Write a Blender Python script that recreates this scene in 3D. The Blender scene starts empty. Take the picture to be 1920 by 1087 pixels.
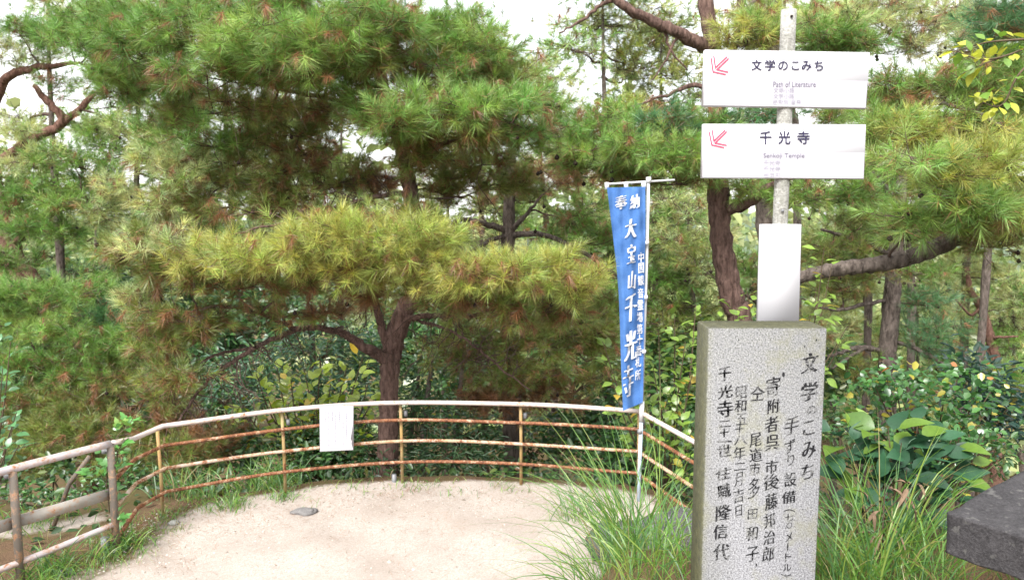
import bpy, math, random
import numpy as np
from mathutils import Matrix, Vector

R = np.random.RandomState(7)
random.seed(7)
S = bpy.context.scene
COL = S.collection

# ------------------------------------------------------------------ camera
CAM_Z, PITCH, FPX = 2.5, math.radians(6.5), 1450.0
cd = bpy.data.cameras.new('camera')
cd.sensor_width = 36.0
cd.lens = FPX / 1920 * 36.0
cd.clip_start, cd.clip_end = 0.05, 3000
cd.dof.use_dof = True
cd.dof.focus_distance = 3.8
cd.dof.aperture_fstop = 4.0
cam = bpy.data.objects.new('camera', cd)
COL.objects.link(cam)
cam.location = (0, 0, CAM_Z)
cam.rotation_euler = (math.pi / 2 - PITCH, 0, 0)
S.camera = cam

# ------------------------------------------------------------------ daylight
SUN_EL, SUN_ROT = math.radians(50), math.radians(205)
w = bpy.data.worlds.new('World')
S.world = w
w.use_nodes = True
nt = w.node_tree
nt.nodes.clear()
sky = nt.nodes.new('ShaderNodeTexSky')
sky.sky_type = 'NISHITA'
sky.sun_disc = False
sky.sun_elevation = SUN_EL
sky.sun_rotation = SUN_ROT
sky.dust_density = 1.5
sky.air_density = 1.0
bw = nt.nodes.new('ShaderNodeRGBToBW')
mx = nt.nodes.new('ShaderNodeMix'); mx.data_type = 'RGBA'
tc = nt.nodes.new('ShaderNodeTexCoord')
cn = nt.nodes.new('ShaderNodeTexNoise'); cn.inputs['Scale'].default_value = 2.2; cn.inputs['Detail'].default_value = 5
cr = nt.nodes.new('ShaderNodeMapRange')
cr.inputs[1].default_value, cr.inputs[2].default_value = 0.35, 0.6
cr.inputs[3].default_value, cr.inputs[4].default_value = 0.72, 1.0
bgn = nt.nodes.new('ShaderNodeBackground'); bgn.inputs[1].default_value = 0.085
wo = nt.nodes.new('ShaderNodeOutputWorld')
L = nt.links.new
L(tc.outputs['Generated'], cn.inputs['Vector'])
L(cn.outputs['Fac'], cr.inputs[0])
L(sky.outputs[0], bw.inputs[0])
L(cr.outputs[0], mx.inputs[0])
L(sky.outputs[0], mx.inputs[6])
veil = nt.nodes.new('ShaderNodeMath'); veil.operation = 'MAXIMUM'; veil.inputs[1].default_value = 5.2
L(bw.outputs[0], veil.inputs[0])
L(veil.outputs[0], mx.inputs[7])
L(mx.outputs[2], bgn.inputs[0])
L(bgn.outputs[0], wo.inputs[0])

sd = bpy.data.lights.new('sun', 'SUN')
sd.energy = 1.5
sd.angle = math.radians(25)
sd.color = (1.0, 0.97, 0.93)
sun = bpy.data.objects.new('sun', sd)
COL.objects.link(sun)
# the sky's sun_rotation turns clockwise from +Y
sdir = Vector((math.sin(SUN_ROT) * math.cos(SUN_EL), math.cos(SUN_ROT) * math.cos(SUN_EL), math.sin(SUN_EL)))
sun.rotation_euler = sdir.to_track_quat('Z', 'Y').to_euler()
sun.location = (0, -5, 12)

vs = S.view_settings
vs.view_transform = 'Standard'
vs.look = 'None'
vs.gamma = 1.0
vs.use_curve_mapping = False
vs.exposure = 2.28
cy = S.cycles
cy.max_bounces = 8
cy.diffuse_bounces = 5
cy.transmission_bounces = 6
cy.glossy_bounces = 2
cy.transparent_max_bounces = 4
cy.use_denoising = True
cy.sample_clamp_indirect = 8

# ------------------------------------------------------------------ helpers
CP, SP = math.cos(PITCH), math.sin(PITCH)


def P(px, py, Y, z=None):
    """A point of the place seen at photo pixel (px,py), Y metres ahead of the camera."""
    a = (px - 960) / FPX
    b = (543.5 - py) / FPX
    dy = CP + b * SP
    dz = -SP + b * CP
    s = Y / dy
    return np.array([a * s, Y, CAM_Z + dz * s])


def pxm(Y):
    return Y / FPX        # metres per photo pixel at Y


class MB:
    """collects polygons and links them as ONE mesh object"""
    def __init__(self):
        self.v, self.f, self.c, self.n = [], [], [], 0

    def add(self, v, f, c=None):
        v = np.asarray(v, float).reshape(-1, 3)
        f = np.asarray(f, int)
        self.v.append(v)
        self.f.append(f + self.n)
        self.n += len(v)
        k = len(f)
        if c is None:
            c = (1, 1, 1)
        c = np.asarray(c, float)
        self.c.append(np.broadcast_to(c, (k, 3)) if c.ndim == 1 else c)

    def poly(self, pts, c=None):
        self.add(pts, [list(range(len(pts)))], c)

    def box(self, lo, hi, M=None, c=None):
        x0, y0, z0 = lo; x1, y1, z1 = hi
        v = np.array([[x0,y0,z0],[x1,y0,z0],[x1,y1,z0],[x0,y1,z0],[x0,y0,z1],[x1,y0,z1],[x1,y1,z1],[x0,y1,z1]], float)
        if M is not None:
            v = v @ np.array(M.to_3x3()).T + np.array(M.translation)
        self.add(v, [[3,2,1,0],[4,5,6,7],[0,1,5,4],[1,2,6,5],[2,3,7,6],[3,0,4,7]], c)

    def tube(self, pts, rad, sides=6, c=None, cap=True, bump=0.0):
        pts = np.asarray(pts, float)
        n = len(pts)
        rad = np.broadcast_to(np.asarray(rad, float), (n,)).copy()
        t = np.gradient(pts, axis=0)
        t /= np.linalg.norm(t, axis=1)[:, None] + 1e-9
        ref = np.array([0, 0, 1.0]) if abs(t[0][2]) < 0.8 else np.array([0, 1.0, 0])
        rings = []
        u = np.cross(t[0], ref); u /= np.linalg.norm(u)
        a = np.arange(sides) * 2 * math.pi / sides
        for i in range(n):
            u = u - t[i] * np.dot(u, t[i]); u /= np.linalg.norm(u) + 1e-9
            b = np.cross(t[i], u)
            r = rad[i] * (1 + (R.uniform(-bump, bump, sides) if bump else 0))
            rings.append(pts[i] + (np.cos(a) * r)[:, None] * u + (np.sin(a) * r)[:, None] * b)
        v = np.concatenate(rings)
        i = np.arange(n - 1)[:, None] * sides
        j = np.arange(sides)[None, :]
        k = (j + 1) % sides
        f = np.stack([i + j, i + k, i + sides + k, i + sides + j], -1).reshape(-1, 4)
        base = self.n
        self.add(v, f, c)
        if cap:
            self.add(np.zeros((0, 3)), np.arange(sides)[None, ::-1] + base - self.n, c)
            self.add(np.zeros((0, 3)), np.arange(sides)[None, :] + base + (n - 1) * sides - self.n, c)

    def mesh(self, name, smooth=False, colors=False):
        me = bpy.data.meshes.new(name)
        v = np.concatenate(self.v).astype(np.float32)
        tot = np.concatenate([np.full(len(f), f.shape[1]) for f in self.f if f.ndim == 2]).astype(np.int32)
        idx = np.concatenate([f.reshape(-1) for f in self.f]).astype(np.int32)
        me.vertices.add(len(v)); me.vertices.foreach_set('co', v.ravel())
        me.loops.add(len(idx)); me.loops.foreach_set('vertex_index', idx)
        me.polygons.add(len(tot))
        st = np.concatenate([[0], np.cumsum(tot)[:-1]]).astype(np.int32)
        me.polygons.foreach_set('loop_start', st)
        me.polygons.foreach_set('loop_total', tot)
        if smooth:
            me.polygons.foreach_set('use_smooth', np.ones(len(tot), bool))
        if colors:
            a = me.attributes.new('Col', 'FLOAT_COLOR', 'FACE')
            c = np.concatenate(self.c)
            a.data.foreach_set('color', np.concatenate([c, np.ones((len(c), 1))], 1).astype(np.float32).ravel())
        me.update(calc_edges=True)
        return me

    def build(self, name, mat, parent=None, smooth=False, colors=False, kind=None):
        if not self.v:
            return None
        me = self.mesh(name, smooth, colors)
        me.materials.append(mat)
        return link(name, me, parent, kind)


WL = {}      # world location of each Empty


def link(name, me, parent=None, kind=None, M=None):
    o = bpy.data.objects.new(name, me)
    COL.objects.link(o)
    if parent is not None:
        o.parent = parent
        p = parent
        while p is not None and p.name not in WL:
            p = p.parent
        if p is not None:
            o.matrix_parent_inverse = Matrix.Translation(-Vector(WL[p.name]))
    if M is not None:
        o.matrix_basis = M
    if parent is not None and parent.name not in WL and parent.parent is not None:
        o.matrix_parent_inverse = Matrix.Identity(4)   # sub-part: the part already carries the offset
    if kind:
        o['kind'] = kind
    return o


def thing(name, label, cat, loc, group=None):
    o = bpy.data.objects.new(name, None)
    o.empty_display_size = 0.1
    COL.objects.link(o)
    o.location = tuple(float(x) for x in loc)
    WL[o.name] = tuple(float(x) for x in loc)
    o['label'] = label; o['category'] = cat
    if group: o['group'] = group
    return o


def tag(o, label, cat, group=None):
    o['label'] = label; o['category'] = cat
    if group: o['group'] = group
    return o


def crom(pts, per=6):
    """Catmull-Rom through the points (any number of columns)"""
    p = np.asarray(pts, float)
    if len(p) < 3:
        t = np.linspace(0, 1, per + 1)[:, None]
        return p[0] * (1 - t) + p[-1] * t
    q = np.vstack([2 * p[0] - p[1], p, 2 * p[-1] - p[-2]])
    out = []
    for i in range(len(p) - 1):
        a, b, c, d = q[i:i + 4]
        for t in np.linspace(0, 1, per, endpoint=False):
            out.append(0.5 * (2*b + (c-a)*t + (2*a-5*b+4*c-d)*t*t + (3*b-a-3*c+d)*t**3))
    out.append(p[-1])
    return np.array(out)


def unit(v):
    return v / (np.linalg.norm(v, axis=-1, keepdims=True) + 1e-9)


# ------------------------------------------------------------------ materials
def newmat(name):
    m = bpy.data.materials.new(name)
    m.use_nodes = True
    n = m.node_tree
    n.nodes.clear()
    out = n.nodes.new('ShaderNodeOutputMaterial')
    return m, n, out


def principled(n, out, rough=0.7, spec=0.3):
    b = n.nodes.new('ShaderNodeBsdfPrincipled')
    b.inputs['Roughness'].default_value = rough
    b.inputs['Specular IOR Level'].default_value = spec
    n.links.new(b.outputs[0], out.inputs[0])
    return b


def tex(n, kind, scale, detail=4, vec=None, rough=0.55):
    t = n.nodes.new('ShaderNodeTexNoise' if kind == 'noise' else 'ShaderNodeTexVoronoi')
    t.inputs['Scale'].default_value = scale
    if kind == 'noise':
        t.inputs['Detail'].default_value = detail
        t.inputs['Roughness'].default_value = rough
    if vec is not None:
        n.links.new(vec, t.inputs['Vector'])
    return t


def ramp(n, fac, stops):
    r = n.nodes.new('ShaderNodeValToRGB')
    while len(r.color_ramp.elements) < len(stops):
        r.color_ramp.elements.new(0.5)
    for e, (p, c) in zip(r.color_ramp.elements, stops):
        e.position = p
        e.color = (*c, 1) if len(c) == 3 else c
    n.links.new(fac, r.inputs[0])
    return r


def mixc(n, fac, a, b):
    m = n.nodes.new('ShaderNodeMix'); m.data_type = 'RGBA'
    for i, x in ((0, fac), (6, a), (7, b)):
        if hasattr(x, 'links') or hasattr(x, 'is_linked'):
            n.links.new(x, m.inputs[i])
        elif i == 0:
            m.inputs[0].default_value = x
        else:
            m.inputs[i].default_value = (*x, 1)
    return m.outputs[2]


def bumpn(n, h, strength, dist, bsdf):
    b = n.nodes.new('ShaderNodeBump')
    b.inputs['Strength'].default_value = strength
    b.inputs['Distance'].default_value = dist
    n.links.new(h, b.inputs['Height'])
    n.links.new(b.outputs[0], bsdf.inputs['Normal'])


def objco(n, scale=None):
    t = n.nodes.new('ShaderNodeNewGeometry').outputs['Position']
    if scale:
        m = n.nodes.new('ShaderNodeMapping')
        m.inputs['Scale'].default_value = scale
        n.links.new(t, m.inputs[0])
        return m.outputs[0]
    return t


def plain(name, col, rough=0.6, spec=0.3, var=0.0, vs_=20):
    m, n, out = newmat(name)
    b = principled(n, out, rough, spec)
    if var:
        t = tex(n, 'noise', vs_, 5, objco(n))
        c = ramp(n, t.outputs['Fac'], [(0.3, [x * (1 - var) for x in col]), (0.7, [min(1, x * (1 + var)) for x in col])])
        n.links.new(c.outputs[0], b.inputs['Base Color'])
    else:
        b.inputs['Base Color'].default_value = (*col, 1)
    return m


def leafmat(name, base=None, trans=0.4, gloss=0.06, rough=0.45, spread=0.0, alt=None, altp=0.0):
    """thin leaf: diffuse + translucent + sheen; colour from the faces or from a base that varies from leaf to leaf"""
    m, n, out = newmat(name)
    if base is None:
        a = n.nodes.new('ShaderNodeAttribute'); a.attribute_name = 'Col'
        col = a.outputs['Color']
    else:
        oi = n.nodes.new('ShaderNodeObjectInfo')
        stops = [(0.0, [x * (1 - spread) for x in base]), (max(0.02, 1 - altp - 0.02), [x * (1 + spread) for x in base])]
        if alt:
            stops += [(1 - altp, alt), (1.0, alt)]
        r = ramp(n, oi.outputs['Random'], stops)
        t = tex(n, 'noise', 60, 2, objco(n))
        hs = n.nodes.new('ShaderNodeHueSaturation')
        mr = n.nodes.new('ShaderNodeMapRange')
        mr.inputs[3].default_value, mr.inputs[4].default_value = 0.75, 1.25
        n.links.new(t.outputs['Fac'], mr.inputs[0])
        n.links.new(mr.outputs[0], hs.inputs['Value'])
        n.links.new(r.outputs[0], hs.inputs['Color'])
        col = hs.outputs[0]
    d = n.nodes.new('ShaderNodeBsdfDiffuse')
    t = n.nodes.new('ShaderNodeBsdfTranslucent')
    g = n.nodes.new('ShaderNodeBsdfGlossy'); g.inputs['Roughness'].default_value = rough
    n.links.new(col, d.inputs[0]); n.links.new(col, t.inputs[0])
    m1 = n.nodes.new('ShaderNodeMixShader'); m1.inputs[0].default_value = trans
    m2 = n.nodes.new('ShaderNodeMixShader'); m2.inputs[0].default_value = gloss
    n.links.new(d.outputs[0], m1.inputs[1]); n.links.new(t.outputs[0], m1.inputs[2])
    n.links.new(m1.outputs[0], m2.inputs[1]); n.links.new(g.outputs[0], m2.inputs[2])
    n.links.new(m2.outputs[0], out.inputs[0])
    return m


def barkmat(name, dark, mid, light, sc=1.0):
    m, n, out = newmat(name)
    b = principled(n, out, 0.9, 0.15)
    v = objco(n, (sc, sc, 0.28 * sc))
    vo = tex(n, 'voronoi', 19, vec=v); vo.feature = 'DISTANCE_TO_EDGE'
    no = tex(n, 'noise', 26, 8, v, 0.75)
    big = tex(n, 'noise', 5, 3, v)
    r1 = ramp(n, vo.outputs['Distance'], [(0.0, dark), (0.07, mid), (0.35, light)])
    r2 = ramp(n, no.outputs['Fac'], [(0.35, dark), (0.62, light)])
    c = mixc(n, 0.5, r1.outputs[0], r2.outputs[0])
    c = mixc(n, big.outputs['Fac'], c, r2.outputs[0])
    n.links.new(c, b.inputs['Base Color'])
    ad = n.nodes.new('ShaderNodeMath'); ad.operation = 'ADD'
    n.links.new(vo.outputs['Distance'], ad.inputs[0]); n.links.new(no.outputs['Fac'], ad.inputs[1])
    bumpn(n, ad.outputs[0], 1.0, 0.04, b)
    return m


M = {}
M['needle'] = leafmat('pine_needles', trans=0.30, gloss=0.06)
M['leaf'] = leafmat('leaves', trans=0.4, gloss=0.07, rough=0.4)
M['grass'] = leafmat('grass_blades', trans=0.45, gloss=0.05)
M['bark'] = barkmat('red_pine_bark', (0.035, 0.021, 0.017), (0.125, 0.074, 0.060), (0.235, 0.150, 0.125))
M['bark_grey'] = barkmat('grey_pine_bark', (0.035, 0.027, 0.023), (0.115, 0.088, 0.074), (0.22, 0.18, 0.155))
M['bark_red'] = barkmat('orange_pine_bark', (0.055, 0.025, 0.018), (0.15, 0.072, 0.052), (0.26, 0.15, 0.115))
M['twig'] = plain('twig', (0.085, 0.058, 0.048), 0.9, 0.1, 0.4, 12)
M['cone'] = plain('cone', (0.03, 0.022, 0.018), 0.9, 0.1)
M['stem'] = plain('shrub_stem', (0.10, 0.075, 0.05), 0.9, 0.1, 0.3, 15)
M['white_board'] = plain('white_board', (0.48, 0.475, 0.495), 0.55, 0.25)
M['band'] = plain('grey_band', (0.40, 0.39, 0.43), 0.55, 0.25)
M['navy_ink'] = plain('navy_ink', (0.03, 0.026, 0.06), 0.5, 0.2)
M['grey_ink'] = plain('grey_ink', (0.13, 0.12, 0.16), 0.5, 0.2)
M['pale_ink'] = plain('pale_ink', (0.28, 0.27, 0.32), 0.5, 0.2)
M['red_ink'] = plain('red_ink', (0.55, 0.05, 0.11), 0.5, 0.2)
M['black_ink'] = plain('black_ink', (0.022, 0.022, 0.024), 0.8, 0.1, 0.5, 90)
M['white_cloth'] = plain('white_print', (0.58, 0.59, 0.63), 0.9, 0.1)
M['white_pole'] = plain('white_plastic', (0.52, 0.52, 0.52), 0.4, 0.4)
M['pale_blue_pole'] = plain('pale_blue_pipe', (0.46, 0.56, 0.66), 0.5, 0.4)
M['alu'] = plain('galvanised_clamp', (0.18, 0.185, 0.195), 0.45, 0.5, 0.15, 40)
M['pebble'] = leafmat('pebbles', trans=0.0, gloss=0.02)
M['dry_leaf'] = plain('dry_leaf', (0.165, 0.112, 0.074), 0.8, 0.1, 0.35, 25)


def mat_cloth():
    m, n, out = newmat('blue_cloth')
    v = objco(n)
    t1 = tex(n, 'noise', 9, 6, v, 0.65)
    t2 = tex(n, 'noise', 160, 2, v)
    c = ramp(n, t1.outputs['Fac'], [(0.3, (0.055, 0.150, 0.40)), (0.62, (0.095, 0.215, 0.50))])
    c2 = mixc(n, 0.12, c.outputs[0], ramp(n, t2.outputs['Fac'], [(0.4, (0.05, 0.14, 0.42)), (0.6, (0.22, 0.36, 0.68))]).outputs[0])
    d = n.nodes.new('ShaderNodeBsdfDiffuse'); t = n.nodes.new('ShaderNodeBsdfTranslucent')
    mm = n.nodes.new('ShaderNodeMixShader'); mm.inputs[0].default_value = 0.3
    n.links.new(c2, d.inputs[0]); n.links.new(c2, t.inputs[0])
    n.links.new(d.outputs[0], mm.inputs[1]); n.links.new(t.outputs[0], mm.inputs[2])
    n.links.new(mm.outputs[0], out.inputs[0])
    return m


def mat_ink():
    m, n, out = newmat('worn_black_ink')
    b = principled(n, out, 0.85, 0.1)
    v = objco(n)
    t1 = tex(n, 'noise', 190, 3, v, 0.7); t2 = tex(n, 'noise', 22, 3, v)
    ad = n.nodes.new('ShaderNodeMath'); ad.operation = 'MULTIPLY_ADD'; ad.inputs[1].default_value = 0.8
    n.links.new(t2.outputs['Fac'], ad.inputs[0]); n.links.new(t1.outputs['Fac'], ad.inputs[2])
    c = ramp(n, ad.outputs[0], [(0.88, (0.014, 0.014, 0.016)), (1.0, (0.05, 0.05, 0.05)), (1.0, (0.2, 0.2, 0.2))])
    n.links.new(c.outputs[0], b.inputs['Base Color'])
    return m


def mat_granite():
    m, n, out = newmat('granite')
    b = principled(n, out, 0.95, 0.04)
    v = objco(n)
    f = tex(n, 'noise', 170, 3, v, 0.75)
    k = tex(n, 'noise', 260, 2, v, 0.6)
    base = ramp(n, f.outputs['Fac'], [(0.36, (0.08, 0.08, 0.09)), (0.45, (0.205, 0.205, 0.222)), (0.56, (0.30, 0.30, 0.32)), (0.68, (0.44, 0.44, 0.46))])
    blk = ramp(n, k.outputs['Fac'], [(0.33, (0.0, 0.0, 0.0)), (0.40, (1, 1, 1))])
    mu = n.nodes.new('ShaderNodeMix'); mu.data_type = 'RGBA'; mu.blend_type = 'MULTIPLY'; mu.inputs[0].default_value = 0.72
    n.links.new(base.outputs[0], mu.inputs[6]); n.links.new(blk.outputs[0], mu.inputs[7])
    big = tex(n, 'noise', 6.5, 6, v, 0.65)
    mossf = ramp(n, big.outputs['Fac'], [(0.53, (0, 0, 0)), (0.68, (0.5, 0.5, 0.5))])
    c = mixc(n, mossf.outputs[0], mu.outputs[2], (0.225, 0.22, 0.135))
    # moss grows along the left edge, on the left side and on top
    sx = n.nodes.new('ShaderNodeSeparateXYZ'); n.links.new(v, sx.inputs[0])
    mr = n.nodes.new('ShaderNodeMapRange'); mr.inputs[1].default_value, mr.inputs[2].default_value = 0.68, 0.72
    mr.inputs[3].default_value, mr.inputs[4].default_value = 0.5, 0.0
    n.links.new(sx.outputs[0], mr.inputs[0])
    nm = n.nodes.new('ShaderNodeMath'); nm.operation = 'MULTIPLY'
    nr = ramp(n, tex(n, 'noise', 30, 5, v, 0.7).outputs['Fac'], [(0.35, (0.1, 0.1, 0.1)), (0.6, (1, 1, 1))])
    n.links.new(mr.outputs[0], nm.inputs[0]); n.links.new(nr.outputs[0], nm.inputs[1])
    c = mixc(n, nm.outputs[0], c, (0.22, 0.215, 0.11))
    ge = n.nodes.new('ShaderNodeNewGeometry')
    sn = n.nodes.new('ShaderNodeSeparateXYZ'); n.links.new(ge.outputs['Normal'], sn.inputs[0])
    neg = n.nodes.new('ShaderNodeMath'); neg.operation = 'MULTIPLY'; neg.inputs[1].default_value = -1.0
    n.links.new(sn.outputs[0], neg.inputs[0])
    mxx = n.nodes.new('ShaderNodeMath'); mxx.operation = 'MAXIMUM'
    n.links.new(neg.outputs[0], mxx.inputs[0]); n.links.new(sn.outputs[2], mxx.inputs[1])
    sc = n.nodes.new('ShaderNodeMath'); sc.operation = 'MULTIPLY'; sc.inputs[1].default_value = 0.92; sc.use_clamp = True
    n.links.new(mxx.outputs[0], sc.inputs[0])
    mossc = ramp(n, tex(n, 'noise', 40, 5, v, 0.7).outputs['Fac'], [(0.35, (0.035, 0.036, 0.016)), (0.6, (0.068, 0.067, 0.028)), (0.75, (0.12, 0.12, 0.085))])
    c = mixc(n, sc.outputs[0], c, mossc.outputs[0])
    n.links.new(c, b.inputs['Base Color'])
    bumpn(n, f.outputs['Fac'], 0.25, 0.004, b)
    return m


def mat_rock(name, a, bcol, lichen, sc=1.0):
    m, n, out = newmat(name)
    b = principled(n, out, 0.9, 0.2)
    v = objco(n)
    t1 = tex(n, 'noise', 11 * sc, 10, v, 0.72)
    t2 = tex(n, 'noise', 95 * sc, 4, v, 0.7)
    t3 = tex(n, 'noise', 24 * sc, 3, v, 0.5)
    c = ramp(n, t1.outputs['Fac'], [(0.3, a), (0.65, bcol)])
    c2 = mixc(n, 0.4, c.outputs[0], ramp(n, t2.outputs['Fac'], [(0.35, [x * 0.4 for x in a]), (0.65, [x * 1.35 for x in bcol])]).outputs[0])
    lf = ramp(n, t3.outputs['Fac'], [(0.60, (0, 0, 0)), (0.68, (0.7, 0.7, 0.7))])
    c3 = mixc(n, lf.outputs[0], c2, lichen)
    n.links.new(c3, b.inputs['Base Color'])
    bumpn(n, t2.outputs['Fac'], 0.7, 0.012, b)
    return m


def mat_rust(name, paint, amount, dirty=(0.36, 0.27, 0.15)):
    """chipped paint over rust; amount = how much of it has rusted"""
    m, n, out = newmat(name)
    b = principled(n, out, 0.65, 0.3)
    v = objco(n)
    t1 = tex(n, 'noise', 13, 8, v, 0.72)
    t2 = tex(n, 'noise', 55, 5, v, 0.65)
    t3 = tex(n, 'noise', 5, 3, v)
    ad = n.nodes.new('ShaderNodeMath'); ad.operation = 'MULTIPLY_ADD'; ad.inputs[1].default_value = 0.55
    n.links.new(t2.outputs['Fac'], ad.inputs[0])
    n.links.new(t1.outputs['Fac'], ad.inputs[2])
    thr = 0.98 - 0.34 * amount
    fr = ramp(n, ad.outputs[0], [(max(0, thr - 0.03), (0, 0, 0)), (min(1, thr + 0.03), (1, 1, 1))])
    halo = ramp(n, ad.outputs[0], [(max(0, thr - 0.16), (0, 0, 0)), (min(1, thr), (0.8, 0.8, 0.8))])
    rust = ramp(n, t2.outputs['Fac'], [(0.38, (0.055, 0.022, 0.013)), (0.5, (0.17, 0.062, 0.028)), (0.66, (0.30, 0.13, 0.06))])
    pa = ramp(n, t3.outputs['Fac'], [(0.35, dirty), (0.58, paint)])
    c = mixc(n, halo.outputs[0], pa.outputs[0], (0.36, 0.20, 0.11))
    c = mixc(n, fr.outputs[0], c, rust.outputs[0])
    n.links.new(c, b.inputs['Base Color'])
    bumpn(n, ad.outputs[0], 0.35, 0.004, b)
    return m


def mat_ground():
    m, n, out = newmat('ground')
    b = principled(n, out, 0.95, 0.1)
    v = objco(n)
    at = n.nodes.new('ShaderNodeAttribute'); at.attribute_name = 'gravel'
    n1 = tex(n, 'noise', 7, 8, v, 0.7)
    n2 = tex(n, 'noise', 130, 4, v, 0.75)
    n3 = tex(n, 'noise', 1.6, 5, v, 0.6)
    vo = tex(n, 'voronoi', 85, vec=v)
    gr = ramp(n, n2.outputs['Fac'], [(0.32, (0.20, 0.165, 0.14)), (0.45, (0.335, 0.292, 0.256)), (0.6, (0.41, 0.364, 0.325)), (0.72, (0.49, 0.452, 0.42))])
    gv = ramp(n, vo.outputs['Color'], [(0.1, (0.265, 0.225, 0.195)), (0.6, (0.40, 0.356, 0.32)), (0.9, (0.46, 0.43, 0.40))])
    g = mixc(n, 0.4, gr.outputs[0], gv.outputs[0])
    g = mixc(n, ramp(n, n3.outputs['Fac'], [(0.40, (0, 0, 0)), (0.70, (0.65, 0.65, 0.65))]).outputs[0], g, (0.275, 0.225, 0.19))
    soil = ramp(n, n2.outputs['Fac'], [(0.33, (0.035, 0.022, 0.014)), (0.5, (0.11, 0.068, 0.042)), (0.66, (0.20, 0.13, 0.08))])
    soil2 = mixc(n, ramp(n, n3.outputs['Fac'], [(0.4, (0, 0, 0)), (0.6, (0.8, 0.8, 0.8))]).outputs[0], soil.outputs[0], (0.085, 0.075, 0.03))
    ad = n.nodes.new('ShaderNodeMath'); ad.operation = 'MULTIPLY_ADD'; ad.inputs[1].default_value = 0.8; ad.inputs[2].default_value = -0.4
    n.links.new(n1.outputs['Fac'], ad.inputs[0])
    ad2 = n.nodes.new('ShaderNodeMath'); ad2.operation = 'ADD'
    n.links.new(ad.outputs[0], ad2.inputs[0]); n.links.new(at.outputs['Fac'], ad2.inputs[1])
    f = ramp(n, ad2.outputs[0], [(0.40, (0, 0, 0)), (0.62, (1, 1, 1))])
    c = mixc(n, f.outputs[0], soil2, g)
    n.links.new(c, b.inputs['Base Color'])
    bumpn(n, n2.outputs['Fac'], 0.5, 0.012, b)
    return m


M['cloth'] = mat_cloth()
M['granite'] = mat_granite()
M['ink'] = mat_ink()
M['boulder'] = mat_rock('boulder', (0.042, 0.042, 0.044), (0.11, 0.107, 0.106), (0.20, 0.20, 0.195), 0.8)
M['pale_grey_stone'] = mat_rock('pale_grey_stone', (0.13, 0.125, 0.125), (0.23, 0.22, 0.215), (0.28, 0.27, 0.26), 2.0)
M['dark_stone'] = mat_rock('dark_stone', (0.018, 0.017, 0.018), (0.066, 0.062, 0.065), (0.115, 0.112, 0.106), 1.3)
M['pole_weathered'] = mat_rock('weathered_pole', (0.21, 0.205, 0.18), (0.38, 0.375, 0.35), (0.23, 0.23, 0.20), 0.9)
M['rail_pale'] = mat_rust('pale_rail_paint', (0.50, 0.445, 0.425), 0.10, (0.52, 0.42, 0.36))
M['rail_rusty'] = mat_rust('rusty_rail', (0.46, 0.36, 0.28), 0.78)
M['rail_half'] = mat_rust('half_rusted_rail', (0.48, 0.41, 0.35), 0.45)
M['post_ochre'] = mat_rust('ochre_post', (0.33, 0.265, 0.125), 0.28, (0.33, 0.22, 0.08))
M['pipe_lilac'] = mat_rust('lilac_pipe', (0.36, 0.325, 0.335), 0.20, (0.42, 0.36, 0.35))
M['pipe_post'] = mat_rust('brown_pipe_post', (0.125, 0.108, 0.092), 0.18, (0.12, 0.10, 0.08))
M['flat_bar'] = mat_rust('grey_flat_bar', (0.34, 0.32, 0.29), 0.10, (0.29, 0.26, 0.225))
M['ground'] = mat_ground()
M['hill'] = plain('hill', (0.10, 0.13, 0.09), 0.95, 0.0, 0.4, 0.05)

# ------------------------------------------------------------------ ground
FENCE = np.array([(-3.45, 3.6), (-3.16, 4.83), (-2.84, 5.3), (-2.82, 5.92), (-1.95, 6.39), (-0.98, 6.66), (0.08, 6.59), (1.07, 6.38), (1.33, 5.58), (1.75, 4.5), (2.4, 3.4)])
FSM = crom(FENCE, 8)
POLY = np.vstack([FSM, [(3.0, -4), (-5, -4)]])


def inside(x, y):
    r = np.zeros(x.shape, bool)
    n = len(POLY)
    for i in range(n):
        x0, y0 = POLY[i]; x1, y1 = POLY[(i + 1) % n]
        c = ((y0 > y) != (y1 > y)) & (x < (x1 - x0) * (y - y0) / (y1 - y0 + 1e-12) + x0)
        r ^= c
    return r


def fdist(x, y):
    d = np.full(x.shape, 1e9)
    for (x0, y0), (x1, y1) in zip(FSM[:-1], FSM[1:]):
        dx, dy = x1 - x0, y1 - y0
        t = np.clip(((x - x0) * dx + (y - y0) * dy) / (dx * dx + dy * dy), 0, 1)
        d = np.minimum(d, np.hypot(x - x0 - t * dx, y - y0 - t * dy))
    return np.where(inside(x, y), -d, d)


def sst(a, b, x):
    t = np.clip((x - a) / (b - a), 0, 1)
    return t * t * (3 - 2 * t)


def wob(x, y, s):
    return np.sin(x * 1.7 * s + 1.3) * np.cos(y * 2.1 * s + 0.4) + 0.5 * np.sin(x * 4.1 * s + y * 3.3 * s)


def H(x, y):
    x = np.asarray(x, float); y = np.asarray(y, float)
    d = fdist(x, y)
    dd = np.maximum(d - 0.22, 0)
    left = sst(-2.4, -3.2, x) * sst(9.0, 6.5, y)
    steep = 0.55 * (1 - left) + 0.10 * left
    z = -(np.minimum(dd, 5) * steep + np.clip(dd - 5, 0, 25) * 0.22 + np.clip(dd - 30, 0, 220) * 0.25)
    z = z + np.clip(dd, 0, 1) * 0.06 * wob(x, y, 1.0)
    # the bank with the stone pillar, right of the path, and the steps the photographer stands on
    b = np.maximum(sst(0.10, 0.60, x) * sst(4.75, 3.5, y), sst(3.0, 1.4, y))
    right = sst(1.2, 1.8, x)
    b = np.maximum(b, right * sst(5.6, 3.6, y))
    z = z * (1 - np.clip(b, 0, 1)) + 0.82 * b
    z = z + 0.012 * wob(x, y, 2.2) * (d < 0.4)
    return z


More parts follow.
